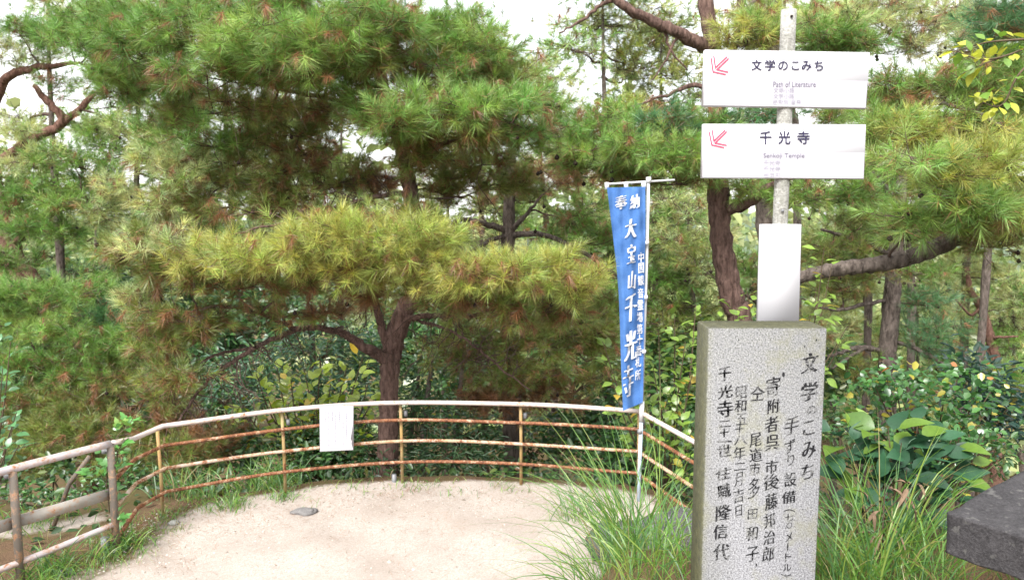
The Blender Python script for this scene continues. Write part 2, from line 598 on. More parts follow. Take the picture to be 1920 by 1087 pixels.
def axis(lo, hi, step, far):
    a = list(np.arange(lo, hi + 1e-6, step))
    s = step
    x = a[-1]; up = []
    while x < far:
        s *= 1.22; x += s; up.append(x)
    s = step; x = a[0]; dn = []
    while x > -far:
        s *= 1.22; x -= s; dn.append(x)
    return np.array(dn[::-1] + a + up)


xs = axis(-6, 6, 0.07, 900)
ys = axis(-2, 10, 0.07, 900)
gx, gy = np.meshgrid(xs, ys)
gz = H(gx.ravel(), gy.ravel()).reshape(gx.shape)
nx, ny = len(xs), len(ys)
ii = (np.arange(ny - 1)[:, None] * nx + np.arange(nx - 1)[None, :]).ravel()
mb = MB()
mb.add(np.stack([gx.ravel(), gy.ravel(), gz.ravel()], 1), np.stack([ii, ii + 1, ii + nx + 1, ii + nx], 1))
ground = mb.build('ground', M['ground'], smooth=True, kind='structure')
dfl = fdist(gx.ravel(), gy.ravel())
gx1, gy1 = gx.ravel(), gy.ravel()
bank = np.maximum(sst(0.0, 0.35, gx1) * sst(5.1, 4.4, gy1), sst(1.0, 1.4, gx1) * sst(6.6, 6.0, gy1))
grav = np.clip(sst(0.30, -0.12, dfl) * (1 - bank), 0, 1)
grav = grav * (1 - 0.6 * sst(-2.3, -2.75, gx1) * sst(-0.55, -0.05, dfl))
pathl = np.exp(-((gy1 - 5.9 - 0.25 * (gx1 + 3.4)) / 0.28) ** 2) * sst(-2.95, -3.4, gx1)       # pale path left of the railing
grav = np.maximum(grav, 0.62 * pathl)
at = ground.data.attributes.new('gravel', 'FLOAT', 'POINT')
at.data.foreach_set('value', grav.astype(np.float32))

# a low wooded ridge far off across the valley
mb = MB()
a = np.linspace(-1.1, 1.1, 60)
rid = -16 + 8 * np.abs(np.sin(a * 3.1 + 0.6)) + 3 * np.sin(a * 9)
for i in range(59):
    d0, d1 = 420.0, 640.0
    p = lambda k, d, h: (math.sin(a[k]) * d, math.cos(a[k]) * d, h)
    mb.poly([p(i, d0, -64), p(i + 1, d0, -64), p(i + 1, d1, rid[i + 1]), p(i, d1, rid[i])])
mb.build('hill', M['hill'], smooth=True, kind='structure')

# ------------------------------------------------------------------ lettering
_dg = None


def glyph(text, offset=0.0, shear=0.0):
    c = bpy.data.curves.new('lettering', 'FONT')
    c.body = text; c.offset = offset; c.shear = shear; c.resolution_u = 3
    o = bpy.data.objects.new('lettering', c)
    COL.objects.link(o)
    dg = bpy.context.evaluated_depsgraph_get()
    me = bpy.data.meshes.new_from_object(o.evaluated_get(dg))
    v = np.zeros(len(me.vertices) * 3, np.float32); me.vertices.foreach_get('co', v)
    v = v.reshape(-1, 3)[:, :2].astype(float)
    f = [list(p.vertices) for p in me.polygons]
    bpy.data.objects.remove(o); bpy.data.curves.remove(c); bpy.data.meshes.remove(me)
    return v, f


_gc = {}


def lettering(mb, text, x0, x1, y0, y1, fmap, bold=0.0, shear=0.0, rot=0.0, warp=0.0, nib=False):
    """text fitted to the photo-pixel box; bold strokes are copies set a hair apart"""
    key = (text, shear, nib)
    if key not in _gc:
        _gc[key] = glyph(text, -0.014 if nib else 0.0, shear)
    v, f = _gc[key]
    lo, hi = v.min(0), v.max(0)
    u = (v - lo) / (hi - lo)
    if rot:
        ca, sa = math.cos(rot), math.sin(rot)
        q = u - 0.5
        u = np.stack([q[:, 0] * ca - q[:, 1] * sa, q[:, 0] * sa + q[:, 1] * ca], 1) + 0.5
    if warp:
        ph = R.uniform(0, 6.28, 4)
        u = u + warp * np.stack([np.sin(u[:, 1] * 4.5 + ph[0]) + 0.5 * np.sin(u[:, 1] * 11 + u[:, 0] * 5 + ph[1]), np.sin(u[:, 0] * 4.0 + ph[2]) + 0.5 * np.sin(u[:, 0] * 10 + u[:, 1] * 4 + ph[3])], 1)
    b = bold * (x1 - x0) / max(1, len(text)) if bold else 0
    px = x0 + b + u[:, 0] * (x1 - x0 - 2 * b)
    py = y1 - b + u[:, 1] * (y0 - y1 + 2 * b)
    for k in range((5 if nib else 9) if bold else 1):
        dx, dy = (0, 0) if k == 0 else (b * math.cos(k * math.pi / 4), b * math.sin(k * math.pi / 4))
        if nib:           # a slanted brush edge: down strokes swell, level strokes stay thin
            dx, dy = (k - 2) * 0.5 * b * 0.92, -(k - 2) * 0.5 * b * 0.40
        w3 = np.array([fmap(a + dx, c + dy, 0.00012 * k) for a, c in zip(px, py)])
        base = mb.n
        mb.v.append(w3); mb.n += len(w3)
        for q in f:
            mb.f.append(np.array([q]) + base)
            mb.c.append(np.ones((1, 3)))


# ------------------------------------------------------------------ granite pillar
YS = 2.7
tl, tr = P(1328, 616, YS), P(1551, 617.5, YS)
base_z = float(H(0.9, 2.78)) - 0.05
sx0, sx1, zt = tl[0], tr[0], 2.058
pill = thing('stone_pillar', 'pale speckled granite pillar with black brushed inscription, standing in the grass', 'stone pillar', ((sx0 + sx1) / 2, 2.78, base_z))
mb = MB()
# bevelled box with slightly uneven arrises
bv = 0.005
d0, d1 = YS, YS + 0.165
lvl = [(base_z, 0), (zt - bv, 0), (zt, bv)]
ring = []
for z, ins in lvl:
    ring.append([(sx0 + ins + bv, d0 + ins, z), (sx1 - ins - bv, d0 + ins, z), (sx1 - ins, d0 + ins + bv, z), (sx1 - ins, d1 - ins - bv, z),
                 (sx1 - ins - bv, d1 - ins, z), (sx0 + ins + bv, d1 - ins, z), (sx0 + ins, d1 - ins - bv, z), (sx0 + ins, d0 + ins + bv, z)])
v = np.array(ring).reshape(-1, 3)
f = []
for k in range(2):
    for j in range(8):
        f.append([k * 8 + j, k * 8 + (j + 1) % 8, (k + 1) * 8 + (j + 1) % 8, (k + 1) * 8 + j])
mb.add(v, f)
mb.add(np.zeros((0, 3)), np.array([list(range(16, 24))]) - 24)
mb.build('granite_block', M['granite'], pill)
front = lambda x, y, o=0.0: P(x, y, YS - 0.0012 - o)
columns = [
    ('文学のこみち', [(1518, 680, 36, 40), (1518, 733, 36, 38), (1522, 768, 19, 17), (1516, 802, 24, 28), (1516, 842, 27, 32), (1515, 883, 24, 30)], 0.022),
    ('手ずり設備（七〇メートル）', [(1484, 797, 28, 34), (1482, 836, 22, 26), (1483, 861, 14, 20), (1482, 898, 26, 27), (1480, 931, 28, 24), (1480, 956, 22, 22), (1480, 969, 17, 14), (1480, 984, 11, 11), (1479, 1006, 15, 17), (1477, 1025, 12, 18), (1477, 1043, 14, 16), (1475, 1063, 17, 14), (1474, 1076, 20, 20)], 0.006),
    ('寄附者呉市後藤邦治郎', [(1450, 724, 30, 36), (1450, 761, 27, 27), (1447, 795, 28, 30), (1447, 829, 28, 30), (1448, 874, 25, 26), (1446, 903, 30, 30), (1446, 939, 28, 32), (1443, 975, 26, 28), (1442, 1007, 24, 27), (1441, 1038, 26, 30)], 0.008),
    ('仝尾道市多田和子', [(1420, 737, 28, 28), (1416, 824, 25, 26), (1417, 852, 28, 26), (1416, 878, 22, 24), (1413, 914, 24, 40), (1411, 963, 22, 20), (1410, 999, 26, 28), (1411, 1038, 25, 28)], 0.006),
    ('昭和五十八年二月吉日', [(1390, 735, 25, 24), (1389, 760, 25, 24), (1390, 785, 23, 22), (1387, 804, 18, 17), (1387, 824, 25, 19), (1386, 849, 25, 27), (1387, 874, 25, 14), (1385, 898, 18, 26), (1386, 928, 22, 26), (1385, 957, 16, 20)], 0.003),
    ('千光寺二十一世住職隆信代', [(1359, 700, 26, 28), (1359, 734, 32, 26), (1360, 766, 32, 32), (1358, 794, 25, 13), (1358, 811, 21, 17), (1358, 827, 28, 4), (1359, 844, 27, 24), (1357, 887, 30, 25), (1357, 920, 28, 28), (1355, 960, 32, 32), (1352, 996, 30, 28), (1353, 1034, 32, 32)], 0.012),
]
for txt, boxes, off in columns:
    mb = MB()
    for ch, (cx, cy_, ww, hh) in zip(txt, boxes):
        if ch in 'ー':
            mb.poly([front(cx - 1.4, cy_ - hh / 2 + 2), front(cx - 1.2, cy_ + hh / 2 - 2), front(cx + 1.0, cy_ + hh / 2 - 3), front(cx + 1.6, cy_ - hh / 2 + 2)])
            continue
        if ch in '（）':
            s = -1 if ch == '（' else 1
            for k in range(6):
                t0_, t1_ = -1 + k / 3, -1 + (k + 1) / 3
                q = lambda t, o: front(cx + t * ww / 2, cy_ + s * (4 * (1 - t * t)) - s * 2 + o)
                mb.poly([q(t0_, 0), q(t0_, 1.6), q(t1_, 1.6), q(t1_, 0)])
            continue
        lettering(mb, ch, cx - ww / 2, cx + ww / 2, cy_ - hh / 2, cy_ + hh / 2, front, off * 1.6 + 0.026, 0.20, 0.15 + R.uniform(-0.05, 0.05), 0.020, nib=True)
    mb.build('inscription', M['ink'], pill)
mb = MB()
for cx, cy_, r in ((1469, 702, 3.4), (1531, 637, 1.6), (1509, 649, 1.4), (1385, 637, 1.2), (1418, 1058, 2)):
    mb.poly([front(cx + r * math.cos(t) * 0.8, cy_ - r * 1.4 * math.sin(t)) for t in np.linspace(0, 2 * math.pi, 9)[:-1]])
mb.build('ink_spot', M['black_ink'], pill, kind='stuff')

# ------------------------------------------------------------------ signpost
YP = 3.02
sp = thing('signpost', 'grey pole with two white arrow boards and a blank white panel, behind the granite pillar', 'signpost', (P(1455, 600, YP)[0], YP, float(H(1.0, YP))))
mb = MB()
top, mid_, bot = P(1479, 19, YP), P(1462.5, 420, YP), P(1452, 640, YP)
bot2 = bot + (bot - mid_) / (mid_[2] - bot[2]) * (bot[2] - float(H(1, YP)) + 0.1)
pp = np.array([bot2, mid_, (mid_ + top) / 2, top])
mb.tube(crom(pp, 4), 0.0285, 14)
mb.build('pole', M['pole_weathered'], sp, smooth=False)
for p_ in sp.children:
    p_.data.polygons.foreach_set('use_smooth', [len(q.vertices) == 4 for q in p_.data.polygons])
# bolts on the pole
mb = MB(); q = P(1467, 395, YP - 0.03); mb.tube([q, q + np.array([0, -0.006, 0])], 0.006, 8); mb.build('bolt', M['alu'], sp)
mb = MB(); q = P(1484, 31, YP - 0.03); mb.tube([q, q + np.array([0, -0.004, 0])], 0.005, 8); mb.build('bolt', M['cone'], sp)
YB = YP - 0.032
# blank white panel
mb = MB()
c = [P(1427, 420.5, YB), P(1502.5, 420.5, YB), P(1497, 640, YB), P(1420, 640, YB)]
bk = [np.array(x) + np.array([0, 0.022, 0]) for x in c]
mb.add(c + bk, [[3, 2, 1, 0], [4, 5, 6, 7], [0, 1, 5, 4], [1, 2, 6, 5], [2, 3, 7, 6], [3, 0, 4, 7]])
mb.build('white_panel', M['white_board'], sp)


def board(corners, ysplit, label):
    c = [P(x, y, YB) for x, y in corners]
    bk = [q + np.array([0, 0.026, 0]) for q in c]
    mb = MB()
    mb.add(c + bk, [[3, 2, 1, 0], [4, 5, 6, 7], [0, 1, 5, 4], [1, 2, 6, 5], [2, 3, 7, 6], [3, 0, 4, 7]])
    b = mb.build('sign_board', M['white_board'], sp)
    b['label'] = label
    (ax, ay), (bx, by), (cx, cy_), (dx, dy) = corners
    mb = MB()
    t = ysplit
    e = 0.004
    lx = lambda t_: ax + (dx - ax) * t_; rx = lambda t_: bx + (cx - bx) * t_
    ly = lambda t_: ay + (dy - ay) * t_; ry = lambda t_: by + (cy_ - by) * t_
    pts = [P(lx(t) + 1, ly(t), YB - 0.001), P(rx(t) - 1, ry(t), YB - 0.001), P(rx(0.985) - 1, ry(0.985), YB - 0.001), P(lx(0.985) + 1, ly(0.985), YB - 0.001)]
    mb.poly(pts[::-1])
    mb.build('grey_band', M['band'], b)
    for sgn in (1,):
        mb = MB()
        q = (np.array(c[0]) + c[1]) / 2
    return b


flat = lambda x, y, o=0.0: P(x, y, YB - 0.0025 - o)


def arrow(board_, strokes, w_=2.3):
    mb = MB()
    for st in strokes:
        st = np.array(st, float)
        # mitred polyline
        n = len(st)
        L_, R_ = [], []
        for i in range(n):
            if i == 0: d = unit(st[1] - st[0]); nn = np.array([-d[1], d[0]])
            elif i == n - 1: d = unit(st[-1] - st[-2]); nn = np.array([-d[1], d[0]])
            else:
                d1_, d2_ = unit(st[i] - st[i - 1]), unit(st[i + 1] - st[i])
                n1_, n2_ = np.array([-d1_[1], d1_[0]]), np.array([-d2_[1], d2_[0]])
                nn = unit(n1_ + n2_); nn = nn / max(0.35, np.dot(nn, n1_))
            L_.append(st[i] + nn * w_ / 2); R_.append(st[i] - nn * w_ / 2)
        for i in range(n - 1):
            mb.poly([flat(*L_[i]), flat(*L_[i + 1]), flat(*R_[i + 1]), flat(*R_[i])])
    mb.build('arrow', M['red_ink'], board_)


def z4(pts):
    return [(1300 + x / 4.103, 80 + y / 4.103) for x, y in pts]


b1 = board([(1322, 93.5), (1631, 98.5), (1624, 204), (1318, 199)], 0.51, 'upper white board pointing left to the Path of Literature')
arrow(b1, [z4([(137, 120), (152, 225), (250, 246)]), z4([(157, 103), (170, 193), (260, 108)]), z4([(272, 122), (182, 208), (270, 228)])])
mb = MB()
for ch, (x0, x1, y0, y1) in zip('文学のこみち', [(1409, 1428.5, 112, 132.5), (1434, 1454, 112, 133), (1459, 1477.5, 115, 132), (1484, 1499, 115.5, 131.5), (1503, 1522, 114.5, 132.5), (1527, 1543.5, 114.5, 133)]):
    lettering(mb, ch, x0, x1, y0, y1, flat, 0.022)
mb.build('lettering', M['navy_ink'], b1)
mb = MB(); lettering(mb, 'Path of Literature', 1450, 1529.5, 153.2, 163.5, flat, 0.0); mb.build('lettering', M['grey_ink'], b1)
mb = MB()
lettering(mb, '文學小路', 1450.5, 1489.5, 164.8, 174, flat); lettering(mb, '文学小路', 1450, 1489, 176, 185, flat); lettering(mb, '문학의 골목', 1449, 1502, 187, 196, flat)
mb.build('lettering', M['pale_ink'], b1)
b2 = board([(1319, 232.5), (1623.5, 233.5), (1620, 336), (1316, 334)], 0.515, 'lower white board pointing left to Senkoji Temple')
arrow(b2, [z4([(122, 688), (142, 787), (237, 808)]), z4([(144, 670), (158, 757), (245, 672)]), z4([(257, 684), (168, 772), (257, 790)])])
mb = MB()
for ch, (x0, x1, y0, y1) in zip('千光寺', [(1424, 1447, 246, 270.5), (1459, 1482.5, 246, 270.5), (1494.5, 1518.5, 246, 270.5)]):
    lettering(mb, ch, x0, x1, y0, y1, flat, 0.02)
mb.build('lettering', M['navy_ink'], b2)
mb = MB(); lettering(mb, 'Senkoji Temple', 1431.5, 1508.5, 287.5, 298.5, flat, 0.0); mb.build('lettering', M['grey_ink'], b2)
mb = MB()
lettering(mb, '千光寺', 1431.5, 1463.5, 300.5, 310, flat); lettering(mb, '千光寺', 1431.5, 1463.5, 312, 321.5, flat); lettering(mb, '센코지', 1431.5, 1462.5, 324, 333, flat)
mb.build('lettering', M['pale_ink'], b2)

# ------------------------------------------------------------------ banner
YN = 6.27
bn = thing('banner', 'tall narrow blue cloth banner with white brush characters on a pole tied to the railing', 'banner', P(1197, 950, YN) * np.array([1, 1, 0]))
mb = MB(); mb.tube([P(1196.5, 956, YN), P(1203, 770, YN)], 0.016, 10); o = mb.build('pole', M['pale_blue_pole'], bn, smooth=True)
mb = MB(); mb.tube([P(1203, 772, YN), P(1211.5, 520, YN), P(1216, 334, YN)], 0.0135, 10); mb.build('pole', M['white_pole'], bn, smooth=True)
mb = MB(); mb.tube([P(1202.4, 790, YN), P(1203.6, 752, YN)], 0.021, 10); mb.build('pole_joint', M['white_pole'], bn, smooth=True)
mb = MB(); mb.tube([P(1134, 345.5, YN + 0.02), P(1265, 337.5, YN + 0.02)], 0.0085, 8); mb.build('crossbar', M['white_pole'], bn, smooth=True)
mb = MB(); mb.tube([P(1216.6, 343, YN), P(1216, 332, YN)], 0.021, 10); mb.build('pole_cap', M['white_pole'], bn, smooth=True)
mb = MB(); mb.tube([P(1200, 805, YN), P(1199.6, 812, YN)], 0.022, 8); mb.build('clamp', M['alu'], bn)
LE = np.array([(1138, 352), (1144, 400), (1150, 450), (1156, 500), (1160, 550), (1162, 600), (1163.5, 650), (1165, 700), (1167, 740), (1168, 770)], float)
RE = np.array([(1210, 350), (1210.5, 400), (1210, 450), (1209, 500), (1208.5, 550), (1208, 600), (1207, 650), (1206.5, 700), (1206, 735), (1205, 754)], float)
lefx = lambda v_: np.interp(v_, np.linspace(0, 1, 10), LE[:, 0]); lefy = lambda v_: np.interp(v_, np.linspace(0, 1, 10), LE[:, 1])
rigx = lambda v_: np.interp(v_, np.linspace(0, 1, 10), RE[:, 0]); rigy = lambda v_: np.interp(v_, np.linspace(0, 1, 10), RE[:, 1])


def rip(px, py):
    v_ = (py - 350) / 410
    return 0.034 * math.sin(px * 0.115 + v_ * 2.4) * (0.15 + v_) + 0.009 * math.sin(px * 0.33 - v_ * 7) + 0.005 * math.sin(px * 0.15 + py * 0.11) - 0.014 * math.sin(v_ * 7)


clothp = lambda px, py, o=0.0: P(px, py, YN - 0.055 + rip(px, py) - o)
mb = MB()
NU, NV = 26, 60
g = []
for j in range(NV + 1):
    v_ = j / NV
    for i in range(NU + 1):
        u_ = i / NU
        px = lefx(v_) * (1 - u_) + rigx(v_) * u_
        py = lefy(v_) * (1 - u_) + rigy(v_) * u_
        g.append(clothp(px, py))
ii = (np.arange(NV)[:, None] * (NU + 1) + np.arange(NU)[None, :]).ravel()
mb.add(g, np.stack([ii, ii + NU + 1, ii + NU + 2, ii + 1], 1))
cl = mb.build('cloth', M['cloth'], bn, smooth=True)
mb = MB()
bt = lambda x, y, o=0.0: clothp(x, y, 0.011 + o)
for ch, cx, cy_, ww, hh in [('奉', 1164, 379, 24, 28), ('納', 1190, 378, 21, 28), ('大', 1182, 428, 25, 38), ('宝', 1183.5, 476, 19, 37), ('山', 1184.5, 525, 17, 36), ('千', 1183, 577, 24, 54), ('光', 1182, 647, 27, 58), ('寺', 1178, 713, 21, 60)]:
    lettering(mb, ch, cx - ww / 2, cx + ww / 2, cy_ - hh / 2, cy_ + hh / 2, bt, 0.075, 0.20, 0.12, 0.02, nib=True)
mb.build('lettering', M['white_cloth'], cl)
mb = MB()
xx = [1202, 1202, 1201.5, 1201.3, 1200.5, 1199.6, 1199.6, 1199.4, 1198, 1196.5, 1196]
yy = [483, 503, 526, 550, 572, 595, 617, 637, 658, 679, 703]
for ch, cx, cy_ in zip('中国観音霊場第十番札所', xx, yy):
    lettering(mb, ch, cx - 5.5, cx + 5.5, cy_ - 10, cy_ + 9, bt, 0.02, 0.06, 0.08, 0.015)
mb.build('lettering', M['white_cloth'], cl)
mb = MB()
for px, py in ((1213, 455), (1211, 557), (1207.5, 659)):       # side loops
    q = P(px, py, YN - 0.03); mb2 = MB(); mb2.box(q - 0.014, q + np.array([0.014, 0.03, 0.014])); mb2.build('loop', M['white_cloth'], bn)
for px in (1138, 1174, 1207):                                   # top loops
    a_ = P(px - 3.2, 342, YN - 0.012); b_ = P(px + 3.2, 355, YN - 0.012)
    mb2 = MB(); mb2.box((a_[0], YN - 0.03, b_[2]), (b_[0], YN + 0.032, a_[2])); mb2.build('loop', M['white_cloth'], bn)

# ------------------------------------------------------------------ curved railing
rl = thing('curved_railing', 'rusty pale steel railing curving along the edge of the gravel terrace', 'railing', (-0.98, 6.66, 0))
fc = [(-2.80, 5.34), (-2.83, 5.6), (-2.76, 5.95), (-1.95, 6.39), (-0.98, 6.66), (0.08, 6.59), (1.07, 6.38), (1.33, 5.58), (1.75, 4.5)]
arc = crom(fc[2:7], 9)
pl = np.vstack([np.array([(-2.835, 5.33), (-2.83, 5.62)]), arc, np.array([(1.33, 5.58), (1.60, 4.9)])])


def rail_pts(z, dz_first=0.0):
    p = np.hstack([pl, np.full((len(pl), 1), z)])
    p[0, 2] += dz_first
    p[:, 2] += 0.004 * np.sin(p[:, 0] * 3 + z * 9)
    return p


mb = MB(); mb.tube(rail_pts(0.745, 0.06), 0.0195, 10); mb.build('top_rail', M['rail_pale'], rl, smooth=True)
for z, mt, dzf in ((0.583, 'rail_rusty', -0.05), (0.392, 'rail_half', -0.06), (0.205, 'rail_rusty', -0.10)):
    mb = MB(); mb.tube(rail_pts(z, dzf), 0.0150, 8); mb.build('rail', M[mt], rl, smooth=True)
for x, y in [(-2.80, 5.93), (-1.955, 6.40), (-0.985, 6.675), (0.08, 6.605), (1.085, 6.395), (1.42, 5.36)]:
    mb = MB()
    mb.tube([(x, y + 0.03, -0.06), (x, y + 0.03, 0.4), (x - 0.005, y + 0.02, 0.735)], 0.0140, 8)
    po = mb.build('post', M['post_ochre'], rl, smooth=True)
    if abs(x) > 0.0 and x < 1.2 and x > -2.5:
        mb = MB(); q = np.array([x + 0.035, y + 0.06, 0.60]); mb.tube([q, q + np.array([0.0, 0.0, 0.05])], 0.018, 8); mb.build('clamp', M['alu'], po)
# small grey pipe stub beside the middle post
mb = MB(); mb.tube([(-1.06, 6.72, -0.05), (-1.06, 6.72, 0.07)], 0.022, 8); tag(mb.build('pipe_stub', M['alu']), 'short grey pipe stub beside the base of the railing post by the pine trunk', 'pipe')

# left pipe railing
pr = thing('pipe_railing', 'thick lilac grey pipe railing with flat middle bar, at the left edge', 'railing', (-2.84, 5.3, 0))
A_, B_, C_ = np.array([-2.835, 5.30, 0]), np.array([-3.205, 4.80, 0]), np.array([-3.70, 4.05, 0])
up = lambda p_, z: np.array([p_[0], p_[1], z])
mb = MB(); mb.tube(crom([up(C_, 0.80), up(B_, 0.80), up(A_, 0.805)], 5), 0.0265, 12); mb.build('top_rail', M['pipe_lilac'], pr, smooth=True)
mb = MB(); mb.tube(crom([up(C_, 0.165), up(B_, 0.17), up(A_, 0.215)], 5), 0.0215, 10); mb.build('bottom_rail', M['pipe_lilac'], pr, smooth=True)
mb = MB()
for a_, b_ in ((A_, B_), (B_, C_)):
    d_ = unit(b_ - a_); nn = np.array([-d_[1], d_[0], 0]) * 0.004
    off = -np.array([-d_[1], d_[0], 0]) * 0.03
    q = []
    for p_ in (a_, b_):
        for s_ in (-1, 1):
            for z in (0.395, 0.475):
                q.append(up(p_ + nn * s_ + off, z))
    mb = MB(); mb.add(q, [[0, 1, 3, 2], [4, 6, 7, 5], [0, 4, 5, 1], [2, 3, 7, 6], [1, 5, 7, 3], [0, 2, 6, 4]])
    mb.build('flat_bar', M['flat_bar'], pr)
for p_ in (A_, B_, C_):
    mb = MB(); mb.tube([up(p_, -0.1), up(p_, 0.4), up(p_, 0.80)], 0.0255, 12); po = mb.build('post', M['pipe_post'], pr, smooth=True)
    mb = MB(); q = up(p_, 0.72) + np.array([-0.07, 0.05, 0]); mb.tube([q, q + np.array([0, 0, 0.045])], 0.021, 10)
    mb.tube([q + np.array([0.005, 0, 0.022]), q + np.array([0.05, -0.02, 0.022])], 0.012, 8); mb.build('clamp', M['alu'], po, smooth=True)
mb = MB(); q = np.array([-2.93, 5.33, float(H(-2.93, 5.33))]); mb.tube([q - np.array([0, 0, .03]), q + np.array([0, 0, 0.10])], 0.03, 10)
tag(mb.build('pipe_socket', M['alu']), 'short grey pipe socket on the ground by the corner post of the pipe railing', 'pipe')
mb = MB(); mb.tube([P(92, 1010, 5.75), P(130, 905, 5.78), P(168, 855, 5.8)], 0.017, 7)
tag(mb.build('leaning_stake', M['pipe_post']), 'rusty brown stake leaning behind the pipe railing', 'stake')

# notice on the railing
YT = 6.46
nb = thing('notice_board', 'white paper notice with faint columns of text, fixed to the curved railing', 'notice', P(631, 805, YT))
c = [P(599.5, 763, YT + 0.0), P(663, 760, YT + 0.03), P(663, 843.5, YT + 0.03), P(599.5, 846.5, YT)]
bk = [q + np.array([-0.002, 0.006, 0]) for q in c]
mb = MB(); mb.add(c + bk, [[3, 2, 1, 0], [4, 5, 6, 7], [0, 1, 5, 4], [1, 2, 6, 5], [2, 3, 7, 6], [3, 0, 4, 7]])
mb.build('backing', M['band'], nb)
npl = lambda x, y, o=0.002: P(x, y, YT + 0.03 * (x - 599.5) / 63.5 - o)
mb = MB()
edge = [(602, 766.5), (613, 766), (616, 764), (630, 763.4), (662, 761), (662, 780), (661, 800), (658.5, 815), (657, 822), (659.5, 826), (659, 832), (660.5, 837), (662, 842.6), (600.5, 845.4), (601.5, 800)]
mb.poly([npl(*q) for q in edge][::-1])
mb.build('paper', M['white_board'], nb)
mb = MB()
for x, y0, y1 in [(650, 775, 822), (643, 776, 836), (636.5, 771, 788), (629.5, 772, 836), (623, 770, 789), (616.5, 771, 837), (609.5, 771, 788)]:
    y = y0
    while y < y1:
        hgt = R.uniform(1.6, 3.0)
        if R.rand() < 0.85:
            a_ = R.uniform(0.7, 1.2)
            mb.poly([npl(x - a_, y, .004), npl(x + a_, y, .004), npl(x + a_, y + hgt, .004), npl(x - a_, y + hgt, .004)][::-1])
        y += hgt + 0.9
mb.build('lettering', M['pale_ink'], nb)


# ------------------------------------------------------------------ rocks
def rough_solid(name, v, f, mat, sub, amp, label, cat, seed=0):
    me = bpy.data.meshes.new(name)
    me.from_pydata([tuple(x) for x in v], [], f)
    import bmesh
    bm = bmesh.new(); bm.from_mesh(me)
    bmesh.ops.subdivide_edges(bm, edges=bm.edges[:], cuts=sub, use_grid_fill=True)
    from mathutils import noise
    for q in bm.verts:
        n_ = noise.noise_vector(q.co * 6 + Vector((seed, 0, 0))) * amp + noise.noise_vector(q.co * 22 + Vector((seed, 3, 0))) * amp * 0.35
        q.co += n_
    bmesh.ops.smooth_vert(bm, verts=bm.verts[:], factor=0.35, use_axis_x=True, use_axis_y=True, use_axis_z=True)
    bm.to_mesh(me); bm.free()
    me.polygons.foreach_set('use_smooth', [True] * len(me.polygons))
    me.materials.append(mat)
    o = link(name, me)
    return tag(o, label, cat)


def ico(cx, rx, seed, name, mat, label, cat, sub=3, amp=0.25):
    import bmesh
    from mathutils import noise
    me = bpy.data.meshes.new(name)
    bm = bmesh.new(); bmesh.ops.create_icosphere(bm, subdivisions=sub, radius=1)
    for q in bm.verts:
        k = 1 + amp * noise.noise(q.co * 1.3 + Vector((seed, 0, 0))) + amp * 0.4 * noise.noise(q.co * 4 + Vector((0, seed, 0)))
        p_ = q.co * k
        q.co = Vector((cx[0] + p_.x * rx[0], cx[1] + p_.y * rx[1], cx[2] + p_.z * rx[2]))
    bm.to_mesh(me); bm.free()
    me.polygons.foreach_set('use_smooth', [True] * len(me.polygons))
    me.materials.append(mat)
    return tag(link(name, me), label, cat)


ico((1.10, 5.08, 0.0), (0.56, 0.42, 0.36), 3.0, 'boulder', M['boulder'], 'low grey boulder half hidden by grass beside the foot of the banner', 'boulder', 4, 0.3)
ico(P(570, 970, 6.05) * [1, 1, 0] + [0, 0, 0.0], (0.10, 0.07, 0.022), 5.0, 'flat_stone', M['pale_grey_stone'], 'flat grey stone lying in the gravel below the notice', 'stone', 3, 0.3)
ico(P(322, 1000, 5.8) * [1, 1, 0] + [0.02, 0, 0.01], (0.045, 0.035, 0.02), 8.0, 'pale_stone', M['pole_weathered'], 'small pale stone at the gravel edge near the left thin railing post', 'stone', 2)
ico((-3.02, 4.98, 0.0), (0.07, 0.05, 0.045), 9.0, 'grey_stone', M['boulder'], 'small grey stone in the grass under the pipe railing', 'stone', 2)
# dark stone block, right
yA = 2.45
q0, q1 = P(1768, 985, yA), P(1925, 1045, 2.12)
tb = float(P(1775, 960, yA)[2])
e1 = np.array([0.52, -0.85, 0]); e1 = unit(e1)
c0 = np.array([P(1772, 970, yA)[0], yA, 0])
e2 = np.array([0.79, 0.61, 0]); e2 = unit(e2)
th_ = 0.135
c_ = [c0, c0 + e1 * 0.55, c0 + e1 * 0.55 + e2 * 1.5, c0 + e2 * 1.5]
v = [(*x[:2], tb - th_) for x in c_] + [(*x[:2], tb) for x in c_]
rough_solid('stone_slab', v, [[3, 2, 1, 0], [4, 5, 6, 7], [0, 1, 5, 4], [1, 2, 6, 5], [2, 3, 7, 6], [3, 0, 4, 7]], M['dark_stone'], 26, 0.011, 'dark weathered stone slab with broken edge, right of the granite pillar', 'stone slab', 2.0)
gzz = float(H(c_[1][0], 2.2))
sc_ = c0 + e1 * 0.22 + e2 * 1.22
ico((sc_[0], sc_[1], (tb - th_ + gzz) / 2 - 0.06), (0.36, 0.30, (tb - th_ - gzz) / 2 + 0.10), 13.0, 'support_stone', M['dark_stone'], 'rough dark stone carrying the dark slab', 'stone', 3, 0.2)

# ------------------------------------------------------------------ pines
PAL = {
    'G': (0.152, 0.285, 0.052), 'H': (0.222, 0.362, 0.075), 'Y': (0.362, 0.415, 0.092), 'P': (0.400, 0.475, 0.184),  # P: paler green that paints the bright background light into the needles
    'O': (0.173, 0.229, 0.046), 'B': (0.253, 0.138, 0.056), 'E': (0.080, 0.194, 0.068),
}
BROWN = np.array((0.270, 0.125, 0.052))


DENS = 2.35
TRIS = [0]


